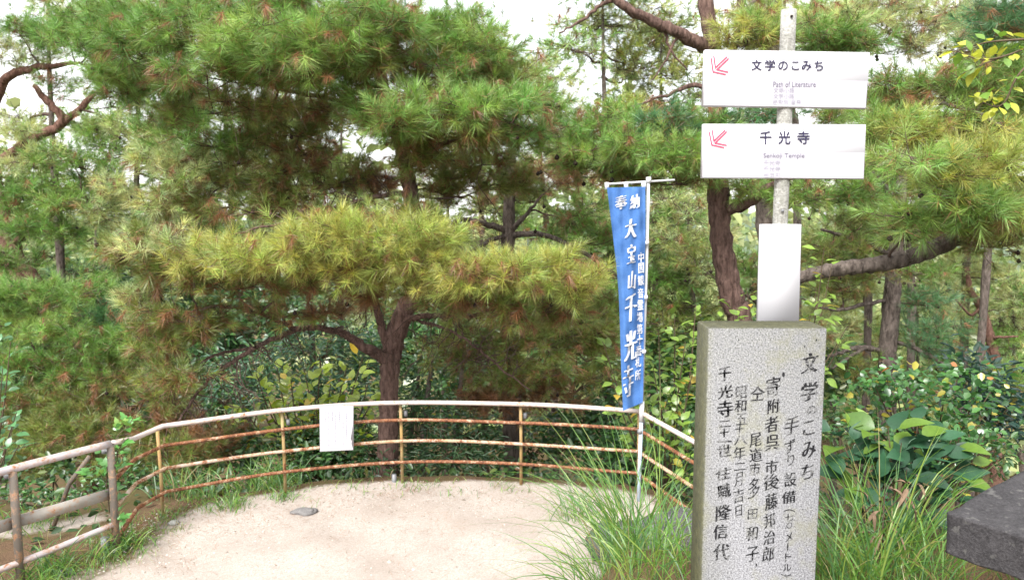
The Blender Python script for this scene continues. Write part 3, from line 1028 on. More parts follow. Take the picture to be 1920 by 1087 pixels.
def needles(mb, pos, dr, size, nn, wid, col, brown, dead):
    """nn needles round each shoot tip: young ones fan forward, old brown ones sit behind and hang"""
    n = len(pos)
    pos = np.repeat(pos, nn, 0); dr = np.repeat(dr, nn, 0); size = np.repeat(size, nn); col = np.repeat(col, nn, 0)
    dead = np.repeat(dead, nn)
    k = n * nn
    TRIS[0] += k
    s = R.rand(k)
    th = 0.22 + 1.05 * s ** 0.8 + R.normal(0, 0.12, k)
    rnd = unit(R.normal(size=(k, 3)))
    pp = unit(np.cross(dr, rnd))
    nd = dr * np.cos(th)[:, None] + pp * np.sin(th)[:, None]
    isb = (R.rand(k) < brown * np.clip(s * 2.0 - 0.6, 0, 1) * 0.85) | dead
    nd[:, 2] -= 0.10 + 0.35 * isb * R.rand(k)
    nd = unit(nd)
    ln = size * R.uniform(0.7, 1.1, k) * (1 - 0.12 * isb)
    b = pos - dr * (s * size * 0.75)[:, None]
    tip = b + nd * ln[:, None]
    tip[:, 2] -= 0.10 * ln * R.rand(k)
    wv = unit(np.cross(nd, unit(R.normal(size=(k, 3))))) * (wid * R.uniform(0.7, 1.2, k))[:, None]
    v = np.stack([b - wv * 0.5, b + wv * 0.5, tip], 1).reshape(-1, 3)
    c = col * R.uniform(0.72, 1.28, (k, 1)) * (1 + R.normal(0, 0.06, (k, 3)))
    cb = BROWN * R.uniform(0.5, 1.4, (k, 1))
    c = np.where(isb[:, None], cb, c)
    mb.add(v, np.arange(3 * k).reshape(-1, 3), np.clip(c, 0.01, 0.9))


def strand(p0, p1, sag, n=5, wob_=0.05):
    t = np.linspace(0, 1, n)[:, None]
    q = p0 * (1 - t) + p1 * t
    L_ = np.linalg.norm(p1 - p0)
    q[:, 2] += (4 * t * (1 - t))[:, 0] * sag * L_
    q[1:-1] += R.normal(0, wob_ * L_ * 0.5, (n - 2, 3))
    return q


def px_line(pts):
    """[(px,py,Y,width_px)...] -> points and radii"""
    p = np.array([P(a, b, Y) for a, b, Y, w_ in pts])
    r = np.array([w_ * pxm(Y) / 2 for a, b, Y, w_ in pts])
    return p, r


def pine(label, trunk, limbs, pads, bark='bark', nn=40, wid=0.0046, tl_=0.115, group=None, cones=20, name='pine_tree', thin=1.0, ground_to=True, twigr=1.0, spread=0.115, bare=()):
    nn, wid = int(nn * 1.3), wid * 0.8
    p, r = px_line(trunk)
    if ground_to:
        d_ = unit(p[0] - p[1]); d_ = unit(d_ * 0.5 + np.array([0, 0, -1.0]))
        g = p[0].copy()
        for _ in range(12):
            h_ = float(H(g[0], g[1]))
            g = p[0] + d_ * max(0.0, (p[0][2] - h_ + 0.15) / -d_[2])
        if p[0][2] - g[2] > 0.25:
            p = np.vstack([g, p]); r = np.concatenate([[r[0] * 1.15], r])
    tr = thing(name, label, 'pine tree', (p[0][0], p[0][1], p[0][2]), group)
    q = crom(np.hstack([p, r[:, None]]), 7)
    mb = MB(); mb.tube(q[:, :3], q[:, 3] * (1 + 0.06 * np.sin(np.arange(len(q)) * 1.9)), 14, bump=0.10)
    mb.build('trunk', M[bark], tr, smooth=True)
    att = [q[:, :3]]; attr = [q[:, 3]]
    for lm in limbs:
        a, b = px_line(lm)
        ql = crom(np.hstack([a, b[:, None]]), 6)
        mb = MB(); mb.tube(ql[:, :3] + R.normal(0, 0.006, (len(ql), 3)), ql[:, 3], 9, bump=0.12)
        mb.build('branch', M[bark], tr, smooth=True)
        att.append(ql[:, :3]); attr.append(ql[:, 3])
    A = np.concatenate(att); AR = np.concatenate(attr)
    tw, cr_, co = MB(), MB(), MB()
    for pad in pads:
        px, py, Y, rx, rz, n, pal, brown = pad[:8]
        n = max(6, int(n * thin * DENS))
        c = P(px, py, Y)
        rr = np.array([rx * pxm(Y), np.clip(rx * pxm(Y) * 0.75, 0.2, 0.9), rz * pxm(Y)])
        # where it grows from
        dvec = c - A
        cost = np.linalg.norm(dvec, axis=1) + 0.6 * np.maximum(0, A[:, 2] - c[2]) + 0.25 * np.abs(dvec[:, 1])
        k = int(np.argmin(cost))
        dist = np.linalg.norm(c - A[k])
        if dist > 0.12:
            br = min(AR[k] * 0.75, 0.007 + 0.013 * dist) * twigr
            s_ = strand(A[k], c - np.array([0, 0, rr[2] * 0.4]), R.uniform(-0.10, 0.10), 6, 0.05)
            s_ = crom(s_, 3)
            tw.tube(s_, np.linspace(br, max(0.0035, br * 0.35), len(s_)), 5, cap=False)
        K = max(4, n // 13)
        nodes = R.normal(size=(K, 3)); nodes = unit(nodes) * (R.rand(K, 1) ** 0.4)
        nodes = c + nodes * rr * np.array([1, 1, 0.75])
        for nd in nodes:
            s_ = strand(c - np.array([0, 0, rr[2] * 0.4]), nd, R.uniform(-0.12, 0.05), 4, 0.10)
            tw.tube(s_, np.linspace(0.006, 0.0028, 4) * twigr, 4, cap=False)
            if R.rand() < 0.45:       # dead twig
                e = nd + R.normal(0, 0.20, 3) - np.array([0, 0, 0.08])
                tw.tube(strand(nd, e, 0.05, 3, 0.15), [0.0025 * twigr, 0.002 * twigr, 0.001], 3, cap=False)
        idx = R.randint(0, K, n)
        sp_ = spread * (tl_ / 0.115)
        off = R.normal(0, 1, (n, 3)) * np.array([sp_, sp_, sp_ * 0.55])
        pos = nodes[idx] + off
        pos[:, 2] += 0.02
        base = np.array(PAL[pal])
        dr = unit((pos - c) / rr * 0.55 + off / sp_ * 0.35 + np.array([0, 0, 0.55]) + R.normal(0, 0.30, (n, 3)))
        size = tl_ * R.uniform(0.65, 1.3, n)
        dead = R.rand(n) < brown * 0.20
        dr[dead, 2] = -np.abs(dr[dead, 2])
        col = base * R.uniform(0.75, 1.3, (n, 1)) * np.stack([R.uniform(0.85, 1.2, n), np.ones(n), R.uniform(0.8, 1.2, n)], 1)
        needles(cr_, pos, dr, size, nn, wid, col, brown, dead)
        for a_, b_ in zip(nodes[idx], pos):
            if R.rand() < 0.75:
                m_ = (a_ + b_) / 2 - np.array([0, 0, 0.01])
                tw.tube(np.array([a_, m_, b_]), np.array([0.0028, 0.0024, 0.002]) * twigr, 3, cap=False)
    for (bx, by, bY, brx, brz, bn_) in bare:          # leafless inner twigs
        for _ in range(bn_):
            q = P(bx + R.uniform(-1, 1) * brx, by + R.uniform(-1, 1) * brz, bY + R.uniform(-.4, .4))
            k = int(np.argmin(np.linalg.norm(A - q, axis=1) + 0.3 * R.rand(len(A))))
            l_ = np.linalg.norm(q - A[k])
            if l_ > 1.3: continue
            s_ = crom(strand(A[k], q, R.uniform(-0.1, 0.15), 5, 0.10), 3)
            tw.tube(s_, np.linspace(0.0065, 0.002, len(s_)), 4, cap=False)
            for _k in range(4):
                a0 = s_[R.randint(4, len(s_))]
                e = a0 + unit(s_[-1] - s_[0]) * R.uniform(0.05, 0.25) + R.normal(0, 0.09, 3)
                tw.tube(strand(a0, e, 0.05, 4, 0.12), np.linspace(0.003, 0.0012, 4), 3, cap=False)
    for _ in range(cones):
        pad = pads[R.randint(len(pads))]
        c = P(*pad[:3]); rr = pad[3] * pxm(pad[2])
        q = c + R.uniform(-1, 1, 3) * np.array([rr, rr * 0.6, rr * 0.4]) - np.array([0, 0, pad[4] * pxm(pad[2]) * 0.6])
        s_ = R.uniform(0.016, 0.024)
        ov = np.array([(0, 0, 1.25), (1, 0, .2), (.31, .95, .2), (-.8, .59, .2), (-.8, -.59, .2), (.31, -.95, .2), (.7, .5, -.6), (-.3, .8, -.6), (-.8, 0, -.6), (-.3, -.8, -.6), (.7, -.5, -.6), (0, 0, -1)]) * s_ + q
        of = [[0, 1, 2], [0, 2, 3], [0, 3, 4], [0, 4, 5], [0, 5, 1], [1, 6, 2], [2, 7, 3], [3, 8, 4], [4, 9, 5], [5, 10, 1], [2, 6, 7], [3, 7, 8], [4, 8, 9], [5, 9, 10], [1, 10, 6], [11, 7, 6], [11, 8, 7], [11, 9, 8], [11, 10, 9], [11, 6, 10]]
        co.add(ov, of)
        tw.tube(np.array([q, q + R.normal(0, .05, 3) + np.array([0, 0, .06])]), 0.003, 3, cap=False)
    tw.build('twigs', M['twig'], tr, smooth=True, kind='stuff')
    cr_.build('crown', M['needle'], tr, colors=True, kind='stuff')
    co.build('cones', M['cone'], tr, kind='stuff')
    return tr


# the main pine inside the curve of the railing
T1 = 7.45
main = [(724, 935, T1, 46), (727, 850, T1, 40), (729, 760, T1, 36), (731, 690, T1, 36), (738, 640, T1, 40), (758, 585, T1, 38), (780, 540, T1, 33), (786, 460, T1, 29), (773, 380, T1, 28),
        (758, 300, T1, 27), (738, 225, T1, 24), (716, 150, T1, 21), (706, 60, T1, 17), (694, -40, T1, 14), (690, -110, T1, 10)]
ml = [
    [(724, 672, T1, 26), (680, 648, 7.4, 19), (640, 624, 7.3, 14), (585, 613, 7.2, 11), (535, 626, 7.1, 10), (480, 652, 7.0, 8.5), (425, 685, 6.9, 7.5), (375, 730, 6.8, 6), (335, 790, 6.8, 4)],
    [(480, 652, 7.0, 6), (420, 660, 7.0, 5.5), (360, 690, 6.9, 3.9), (300, 745, 6.9, 2.3)],
    [(560, 617, 7.2, 7.8), (490, 590, 7.0, 7), (430, 575, 6.9, 5.5), (370, 580, 6.8, 3.9), (320, 610, 6.8, 2.3)],
    [(728, 650, T1, 20.3), (714, 610, 7.4, 15.6), (703, 570, 7.3, 13.3), (691, 545, 7.2, 10.9), (700, 520, 7.1, 9.4), (690, 470, 6.9, 7)],
    [(742, 605, T1, 15.6), (790, 592, 7.3, 10.9), (830, 593, 7.1, 9.4), (880, 591, 7.0, 7.8), (950, 575, 6.8, 6.2), (1030, 560, 6.7, 4.7), (1095, 552, 6.7, 3.1)],
    [(765, 595, T1, 7), (830, 615, 7.3, 5.5), (880, 640, 7.2, 4.7), (940, 690, 7.1, 3.9), (1000, 735, 7.1, 2.3)],
    [(770, 360, T1, 10.9), (690, 372, 7.2, 8.6), (600, 400, 7.0, 6.2), (520, 420, 6.8, 4.7), (430, 440, 6.7, 3.1)],
    [(757, 300, T1, 12.5), (830, 270, 7.2, 9.4), (900, 245, 7.0, 7), (980, 235, 6.9, 4.7)],
    [(735, 215, T1, 11.7), (640, 190, 7.2, 9.4), (540, 170, 7.0, 7), (430, 140, 6.9, 5.5), (340, 120, 6.9, 3.1)],
    [(712, 110, T1, 10.1), (800, 115, 7.3, 7), (880, 130, 7.2, 4.7)],
    [(765, 340, T1, 7), (700, 330, 7.5, 6.2), (620, 345, 7.6, 4.7), (520, 350, 7.6, 3.1), (430, 340, 7.6, 2.3)],
]
mp = [
    (740, 470, 6.2, 70, 40, 40, 'Y', .3), (800, 490, 6.25, 60, 36, 34, 'Y', .3), (700, 40, 6.4, 70, 50, 40, 'G', .4), (715, 110, 6.5, 60, 36, 32, 'O', .5), (735, 225, 6.3, 60, 34, 34, 'H', .3), (690, 190, 6.6, 60, 36, 30, 'G', .4),
    (560, 20, 6.6, 110, 46, 56, 'G', .3), (420, 20, 6.8, 110, 46, 56, 'G', .3), (660, 110, 6.5, 70, 36, 36, 'H', .3), (580, 130, 6.4, 90, 34, 46, 'G', .4), (480, 130, 6.5, 90, 34, 46, 'H', .3), (820, 70, 7.0, 80, 46, 44, 'G', .3), (900, 90, 7.0, 80, 46, 44, 'H', .3), (930, 170, 6.9, 80, 36, 40, 'G', .4),
    (770, 300, 6.9, 60, 30, 24, 'O', .6), (790, 400, 6.7, 60, 30, 26, 'O', .6), (560, 240, 7.4, 110, 40, 40, 'O', .4), (400, 260, 7.4, 110, 40, 40, 'G', .3), (470, 330, 7.4, 110, 40, 44, 'O', .4), (340, 310, 7.4, 100, 40, 44, 'P', .3), (660, 330, 7.5, 90, 40, 32, 'O', .5), (900, 340, 7.7, 90, 40, 36, 'O', .5), (820, 290, 7.6, 80, 36, 28, 'O', .5),
    # the long yellow-green band
    (255, 455, 6.8, 80, 36, 34, 'O', .45), (330, 470, 6.6, 100, 42, 52, 'P', .4), (420, 480, 6.4, 95, 40, 60, 'Y', .35), (350, 520, 6.7, 100, 38, 44, 'O', .6),
    (510, 480, 6.3, 95, 42, 66, 'Y', .3), (600, 455, 6.3, 95, 44, 70, 'Y', .3), (690, 440, 6.3, 95, 44, 70, 'Y', .3), (775, 430, 6.3, 85, 40, 60, 'Y', .25),
    (640, 500, 6.5, 95, 34, 50, 'Y', .5), (730, 500, 6.5, 80, 34, 44, 'Y', .5), (560, 525, 6.7, 100, 28, 42, 'O', .8), (450, 530, 6.7, 100, 30, 42, 'O', .75),
    (845, 515, 6.3, 75, 38, 54, 'Y', .25), (920, 512, 6.25, 75, 38, 54, 'Y', .25), (1000, 520, 6.3, 75, 38, 50, 'Y', .25), (1035, 490, 6.4, 34, 26, 16, 'Y', .2), (1085, 540, 6.4, 60, 34, 34, 'Y', .35),
    (880, 560, 6.6, 90, 26, 36, 'O', .9), (990, 570, 6.6, 90, 30, 40, 'O', .85), (1075, 580, 6.7, 60, 28, 24, 'O', .7), (800, 545, 6.7, 60, 26, 24, 'O', .9), (700, 545, 6.8, 60, 20, 16, 'B', .9),
    # drooping lower left
    (330, 590, 6.8, 80, 38, 34, 'O', .7), (290, 640, 6.8, 60, 40, 26, 'O', .7), (380, 600, 6.9, 80, 36, 26, 'O', .8), (310, 700, 6.7, 60, 40, 22, 'O', .8), (250, 560, 6.9, 50, 34, 18, 'P', .5),
    (600, 580, 7.0, 60, 14, 12, 'B', .9), (530, 585, 6.9, 60, 20, 12, 'O', .8),
    # middle, thin and twiggy
    (470, 385, 7.3, 90, 34, 34, 'O', .7), (560, 350, 7.5, 90, 34, 28, 'O', .75), (640, 400, 7.2, 70, 28, 22, 'O', .8), (390, 360, 7.3, 90, 38, 34, 'O', .5), (300, 380, 7.2, 90, 36, 34, 'P', .4),
    (700, 350, 7.6, 70, 30, 22, 'B', .9), (830, 350, 7.7, 70, 36, 22, 'O', .8), (880, 300, 7.5, 80, 36, 26, 'O', .75), (440, 300, 7.5, 90, 30, 24, 'O', .7), (540, 270, 7.6, 100, 34, 28, 'O', .75), (620, 290, 7.6, 80, 34, 22, 'B', .9),
    # green upper tiers
    (720, 215, 6.5, 70, 40, 42, 'G', .45), (800, 205, 6.4, 85, 42, 60, 'H', .3), (880, 210, 6.4, 80, 40, 56, 'H', .25), (960, 215, 6.5, 70, 38, 42, 'G', .3), (860, 250, 6.7, 80, 28, 32, 'O', .8), (960, 255, 6.8, 70, 24, 24, 'G', .7), (760, 255, 6.8, 70, 24, 24, 'O', .8),
    (360, 60, 6.8, 100, 46, 52, 'G', .25), (450, 85, 6.4, 95, 46, 60, 'H', .2), (545, 80, 6.3, 95, 46, 64, 'H', .25), (620, 75, 6.3, 80, 48, 54, 'H', .3), (690, 65, 6.5, 80, 48, 46, 'G', .5),
    (540, 135, 6.7, 110, 32, 44, 'O', .6), (430, 140, 6.7, 110, 32, 42, 'G', .5), (640, 145, 6.8, 80, 36, 34, 'O', .8), (500, 195, 7.2, 110, 32, 36, 'O', .7), (400, 200, 7.3, 100, 32, 34, 'O', .5), (600, 205, 7.3, 80, 34, 26, 'O', .8),
    (770, 105, 6.8, 80, 40, 38, 'O', .6), (850, 125, 6.9, 80, 40, 38, 'G', .6), (930, 105, 7.2, 60, 40, 24, 'G', .4), (790, 150, 7.2, 80, 30, 28, 'O', .85), (900, 165, 7.2, 80, 26, 26, 'O', .7), (610, -10, 6.8, 130, 50, 50, 'O', .6), (480, 15, 6.8, 110, 40, 46, 'G', .4), (770, 25, 7.4, 70, 36, 18, 'E', .3), (270, 90, 7.0, 90, 44, 44, 'G', .25), (190, 120, 7.4, 80, 40, 34, 'H', .2), (150, 70, 7.4, 80, 40, 34, 'G', .2), (250, 20, 7.2, 100, 40, 44, 'G', .2), (980, 130, 7.3, 60, 40, 26, 'H', .3), (1010, 190, 7.2, 60, 36, 28, 'G', .4), (850, 40, 7.2, 60, 40, 22, 'G', .3), (320, 150, 7.3, 90, 36, 30, 'G', .4), (330, 215, 7.6, 90, 36, 28, 'G', .4), (240, 160, 7.6, 80, 40, 28, 'G', .4),
]
pine('large red pine with a broad yellow green lower tier, rooted just beyond the curved railing', main, ml, mp, cones=60, nn=54, wid=0.0048, tl_=0.13, spread=0.10,
     bare=[(540, 630, 7.0, 190, 60, 60), (420, 720, 6.9, 90, 70, 34), (850, 640, 7.2, 130, 50, 40), (600, 360, 7.5, 150, 60, 36), (880, 420, 7.4, 100, 60, 20)])

# second pine right behind it
pine('dark thin pine behind the railing between the large pine and the blue banner',
     [(968, 900, 8.7, 44), (962, 800, 8.7, 40), (957, 700, 8.7, 36), (953, 590, 8.7, 34), (952, 480, 8.7, 28), (955, 380, 8.7, 22), (960, 280, 8.7, 16)],
     [[(953, 432, 8.7, 14), (900, 418, 8.5, 11), (860, 412, 8.4, 8), (820, 440, 8.3, 5)], [(953, 435, 8.7, 12), (985, 405, 8.6, 8), (1010, 375, 8.5, 5)],
      [(955, 440, 8.7, 13), (1020, 440, 8.4, 10), (1090, 470, 8.2, 8), (1160, 520, 8.0, 5)], [(953, 440, 8.7, 9), (900, 460, 8.3, 7), (850, 500, 8.2, 4)],
      [(955, 620, 8.7, 9), (1020, 620, 8.4, 7), (1080, 640, 8.2, 4)], [(955, 650, 8.7, 9), (890, 660, 8.4, 7), (830, 690, 8.3, 4)]],
     [(880, 610, 8.3, 90, 36, 44, 'O', .5), (960, 640, 8.2, 100, 44, 60, 'O', .5), (1050, 620, 8.1, 90, 46, 60, 'O', .45), (1100, 660, 8.1, 80, 46, 48, 'O', .4), (1000, 700, 8.1, 100, 46, 60, 'O', .6), (900, 690, 8.3, 80, 40, 36, 'O', .6),
      (1080, 720, 8.1, 70, 40, 36, 'O', .6), (920, 745, 8.1, 80, 30, 34, 'B', .9), (1010, 750, 8.1, 80, 28, 30, 'B', .9), (1120, 590, 8.2, 60, 40, 34, 'O', .3), (1110, 540, 8.4, 70, 40, 36, 'O', .4), (1060, 400, 8.6, 90, 36, 40, 'G', .5), (1000, 345, 8.7, 80, 36, 34, 'O', .5), (1100, 440, 8.6, 80, 40, 36, 'G', .3), (900, 385, 8.7, 60, 26, 16, 'O', .6), (930, 310, 8.8, 70, 36, 26, 'G', .4),
      (850, 650, 8.5, 70, 36, 26, 'O', .4), (1040, 330, 8.6, 80, 36, 32, 'B', .8)],
     'bark_grey', nn=40, wid=0.0056, cones=40, tl_=0.125)

# dark trunk left of the signpost
C = 7.6
pine('tall dark trunked pine standing left of the signpost with a thick branch reaching left',
     [(1392, 640, C, 47), (1372, 560, C, 45), (1357, 480, C, 41), (1348, 400, C, 39), (1345, 300, C, 36), (1345, 200, C, 32), (1338, 100, C, 30), (1325, 20, C, 28), (1318, -60, C, 25)],
     [[(1340, 92, C, 28), (1310, 82, 7.5, 25), (1265, 60, 7.4, 22), (1215, 36, 7.3, 19), (1165, 8, 7.2, 17), (1130, -25, 7.2, 14)],
      [(1348, 190, C, 22), (1368, 120, C, 17), (1384, 50, C, 15), (1390, -40, C, 15)],
      [(1350, 395, C, 19), (1385, 388, 7.5, 22), (1410, 378, 7.4, 18), (1440, 350, 7.3, 12), (1500, 330, 7.2, 8)],
      [(1345, 220, C, 10), (1300, 240, 7.4, 11), (1240, 260, 7.2, 8), (1160, 265, 7.1, 5)],
      [(1345, 180, C, 9), (1300, 160, 7.6, 9), (1250, 180, 7.5, 6), (1180, 200, 7.4, 3)],
      [(1150, 0, 7.2, 9), (1120, 15, 7.2, 7), (1090, 40, 7.2, 5), (1050, 60, 7.2, 3)],
      [(1270, 62, 7.4, 6), (1250, 110, 7.4, 4), (1225, 150, 7.4, 2.5)], [(1245, 55, 7.4, 6), (1260, 100, 7.4, 4), (1290, 130, 7.4, 2.5)]],
     [(1060, 250, 7.3, 90, 42, 56, 'G', .35), (1140, 240, 7.2, 90, 44, 60, 'G', .3), (1220, 245, 7.2, 90, 42, 60, 'E', .3), (1290, 240, 7.3, 70, 38, 42, 'G', .3), (1110, 290, 7.0, 80, 38, 50, 'H', .35), (1180, 285, 6.9, 85, 40, 58, 'H', .25), (1260, 290, 6.9, 80, 40, 56, 'H', .25), (1330, 300, 7.0, 60, 36, 36, 'H', .3),
      (1180, 325, 7.2, 90, 24, 30, 'O', .8), (1270, 335, 7.2, 80, 26, 30, 'H', .6), (1060, 300, 7.4, 70, 30, 28, 'O', .7), (1390, 215, 7.2, 80, 22, 32, 'E', .2), (1400, 70, 7.3, 60, 36, 40, 'Y', .3), (1440, 60, 7.3, 60, 36, 36, 'H', .3), (1560, 40, 7.6, 80, 40, 50, 'P', .4), (1530, 70, 7.3, 60, 24, 34, 'G', .3), (1600, 75, 7.3, 60, 26, 34, 'G', .3), (1400, 345, 7.4, 60, 26, 26, 'H', .4), (1500, 365, 7.3, 70, 24, 32, 'H', .4), (1570, 370, 7.3, 60, 26, 30, 'G', .3),
      (1560, 215, 7.6, 60, 22, 26, 'H', .4), (1390, 30, 7.5, 50, 30, 22, 'Y', .3)],
     'bark', nn=46, wid=0.005, cones=40, tl_=0.12)

# leaning pine from the right
D = 5.6
pine('old leaning pine whose rough trunk crosses low from the right above the glossy shrub',
     [(2250, 560, 5.2, 50), (2060, 400, 5.3, 45), (1960, 385, 5.4, 39), (1880, 405, 5.5, 35), (1820, 432, D, 34), (1760, 462, D, 32), (1700, 484, D, 31), (1640, 496, D, 29), (1580, 503, D, 28), (1530, 512, 5.7, 25), (1470, 530, 5.8, 18)],
     [[(1840, 425, D, 12), (1810, 380, 5.4, 8), (1770, 340, 5.2, 8), (1720, 315, 5.1, 5)], [(1900, 400, 5.5, 10), (1880, 350, 5.3, 9), (1840, 320, 5.2, 6)],
      [(1960, 385, 5.4, 13), (1930, 300, 5.5, 11), (1880, 240, 5.7, 8), (1800, 200, 5.9, 8), (1700, 190, 6.1, 5)], [(1930, 300, 5.5, 9), (1860, 310, 5.6, 7), (1780, 270, 5.8, 5), (1690, 265, 6.0, 3)]],
     [(1715, 305, 5.0, 60, 26, 26, 'H', .15), (1770, 325, 5.0, 60, 30, 30, 'Y', .15), (1830, 320, 5.1, 70, 34, 34, 'Y', .2), (1890, 310, 5.1, 60, 34, 32, 'Y', .15), (1790, 375, 5.1, 70, 30, 34, 'H', .15), (1730, 400, 5.2, 56, 24, 22, 'H', .2), (1850, 375, 5.0, 70, 30, 36, 'H', .15), (1900, 390, 5.1, 60, 34, 30, 'Y', .2), (1700, 430, 5.3, 40, 16, 10, 'H', .2), (1810, 420, 5.2, 60, 24, 20, 'O', .4), (1880, 450, 5.4, 70, 26, 26, 'O', .5), (1880, 260, 5.6, 70, 34, 34, 'Y', .3),
      (1690, 160, 6.1, 70, 34, 42, 'G', .3), (1760, 170, 6.0, 70, 36, 44, 'G', .35), (1830, 180, 6.0, 60, 36, 36, 'P', .35), (1670, 240, 5.9, 65, 34, 44, 'H', .15), (1730, 240, 5.8, 65, 34, 44, 'Y', .15), (1800, 235, 5.9, 60, 34, 36, 'H', .35), (1680, 190, 6.2, 80, 24, 30, 'O', .85), (1760, 280, 6.0, 70, 20, 24, 'O', .7), (1880, 190, 5.9, 60, 50, 36, 'G', .4), (1910, 130, 5.9, 50, 60, 40, 'G', .4), (1900, 50, 6.0, 50, 50, 34, 'E', .3), (1870, 95, 6.0, 50, 30, 22, 'G', .3), (1860, 150, 5.9, 50, 40, 34, 'G', .3), (1910, 210, 5.8, 50, 50, 40, 'G', .3), (1850, 60, 6.1, 50, 40, 30, 'E', .3), (1880, 10, 6.1, 50, 40, 30, 'E', .3)],
     'bark_grey', nn=50, wid=0.0042, cones=36, tl_=0.125, thin=0.74)

# pine behind the leaning one
E_ = 9.5
pine('straight grey trunked pine rising behind the glossy shrub, crossed by the leaning trunk',
     [(1663, 730, E_, 34), (1664, 660, E_, 33), (1672, 570, E_, 31), (1676, 500, E_, 28), (1683, 430, E_, 24), (1690, 360, E_, 19), (1690, 280, E_, 15)],
     [[(1668, 478, E_, 10), (1630, 458, 9.3, 11), (1590, 445, 9.2, 8), (1540, 430, 9.1, 5)], [(1665, 562, E_, 7), (1620, 570, 9.3, 8), (1580, 580, 9.2, 7), (1540, 576, 9.1, 5), (1505, 560, 9.1, 3)],
      [(1658, 658, E_, 10), (1620, 652, 9.3, 11), (1590, 656, 9.2, 8), (1550, 668, 9.1, 5)], [(1620, 652, 9.3, 9), (1590, 670, 9.1, 6), (1560, 690, 9.0, 3)],
      [(1690, 400, E_, 12), (1665, 360, 9.3, 13), (1640, 330, 9.1, 9), (1600, 310, 9.0, 6)], [(1675, 640, E_, 7), (1720, 655, 9.3, 8), (1780, 690, 9.2, 6), (1840, 730, 9.2, 4)]],
     [(1600, 420, 9.2, 80, 34, 40, 'O', .3), (1560, 470, 9.1, 70, 30, 30, 'O', .3), (1620, 370, 9.2, 80, 34, 40, 'G', .3), (1580, 530, 9.2, 70, 30, 34, 'O', .3), (1620, 510, 9.3, 70, 26, 30, 'O', .5), (1730, 500, 9.6, 60, 34, 30, 'G', .3), (1740, 560, 9.6, 60, 36, 30, 'E', .2), (1760, 620, 9.4, 70, 34, 36, 'E', .2), (1720, 650, 9.4, 60, 30, 26, 'E', .2), (1600, 320, 9.1, 70, 34, 30, 'G', .3), (1520, 640, 9.2, 60, 40, 26, 'P', .3), (1590, 700, 9.2, 60, 26, 20, 'O', .4), (1850, 760, 9.0, 70, 60, 60, 'O', .4), (1890, 700, 9.0, 50, 60, 40, 'G', .3), (1740, 420, 9.6, 70, 40, 36, 'O', .3)],
     'bark_grey', nn=34, wid=0.0058, cones=24, tl_=0.13)

pine('slim pinkish trunked pine at the right edge beyond the grey trunked pine',
     [(1872, 740, 12.5, 22), (1868, 690, 12.5, 21), (1856, 630, 12.5, 18), (1838, 575, 12.5, 15), (1820, 545, 12.5, 11), (1812, 500, 12.5, 8)],
     [[(1856, 632, 12.5, 7), (1880, 632, 12.3, 5), (1910, 630, 12.2, 3)], [(1850, 660, 12.5, 7), (1830, 665, 12.4, 4)], [(1838, 575, 12.5, 7), (1820, 590, 12.4, 5), (1790, 560, 12.3, 3)]],
     [(1790, 500, 12.6, 70, 34, 40, 'P', .1), (1860, 510, 12.6, 70, 34, 40, 'P', .1), (1900, 560, 12.4, 50, 40, 30, 'P', .1), (1810, 600, 12.6, 40, 30, 16, 'P', .1), (1900, 640, 12.4, 50, 40, 26, 'G', .1), (1760, 540, 12.8, 50, 30, 20, 'P', .1)],
     'bark_red', nn=26, wid=0.008, cones=4, tl_=0.14)

# pine behind the pole
pine('grey pine trunk rising behind the signpost and blank white panel',
     [(1462, 760, 10.0, 40), (1452, 560, 10.0, 38), (1436, 420, 10.0, 36), (1440, 330, 10.0, 36), (1462, 240, 10.0, 36), (1468, 150, 10.0, 36), (1446, 70, 10.0, 34), (1442, 0, 10.0, 34), (1440, -60, 10.0, 30)],
     [[(1445, 10, 10, 12), (1420, 0, 9.9, 9), (1390, 20, 9.8, 5)], [(1436, 420, 10, 16), (1490, 380, 9.8, 10), (1560, 350, 9.7, 6)], [(1455, 600, 10, 10), (1410, 560, 9.8, 7), (1370, 540, 9.6, 4)], [(1465, 170, 10, 10), (1560, 120, 9.8, 8), (1660, 60, 9.7, 5)]],
     [(1640, 30, 9.6, 80, 36, 60, 'P', .4), (1700, 60, 9.6, 80, 34, 50, 'P', .5), (1740, 30, 9.7, 60, 30, 34, 'P', .4), (1580, 20, 9.6, 80, 40, 50, 'H', .3), (1650, 90, 9.6, 80, 26, 30, 'P', .4), (1690, 0, 9.7, 90, 30, 40, 'P', .3), (1740, 90, 9.7, 50, 20, 16, 'P', .4), (1500, 30, 9.6, 60, 40, 36, 'Y', .3), (1570, 90, 9.5, 70, 26, 30, 'H', .3), (1400, 300, 9.8, 80, 36, 30, 'G', .3), (1510, 350, 9.7, 70, 34, 28, 'G', .3), (1420, 480, 9.8, 60, 50, 40, 'G', .3), (1420, 540, 9.8, 60, 40, 32, 'E', .3), (1310, 480, 9.8, 60, 50, 36, 'O', .3), (1540, 590, 9.8, 60, 40, 26, 'P', .3)],
     'bark_grey', nn=32, wid=0.006, cones=40, tl_=0.13)

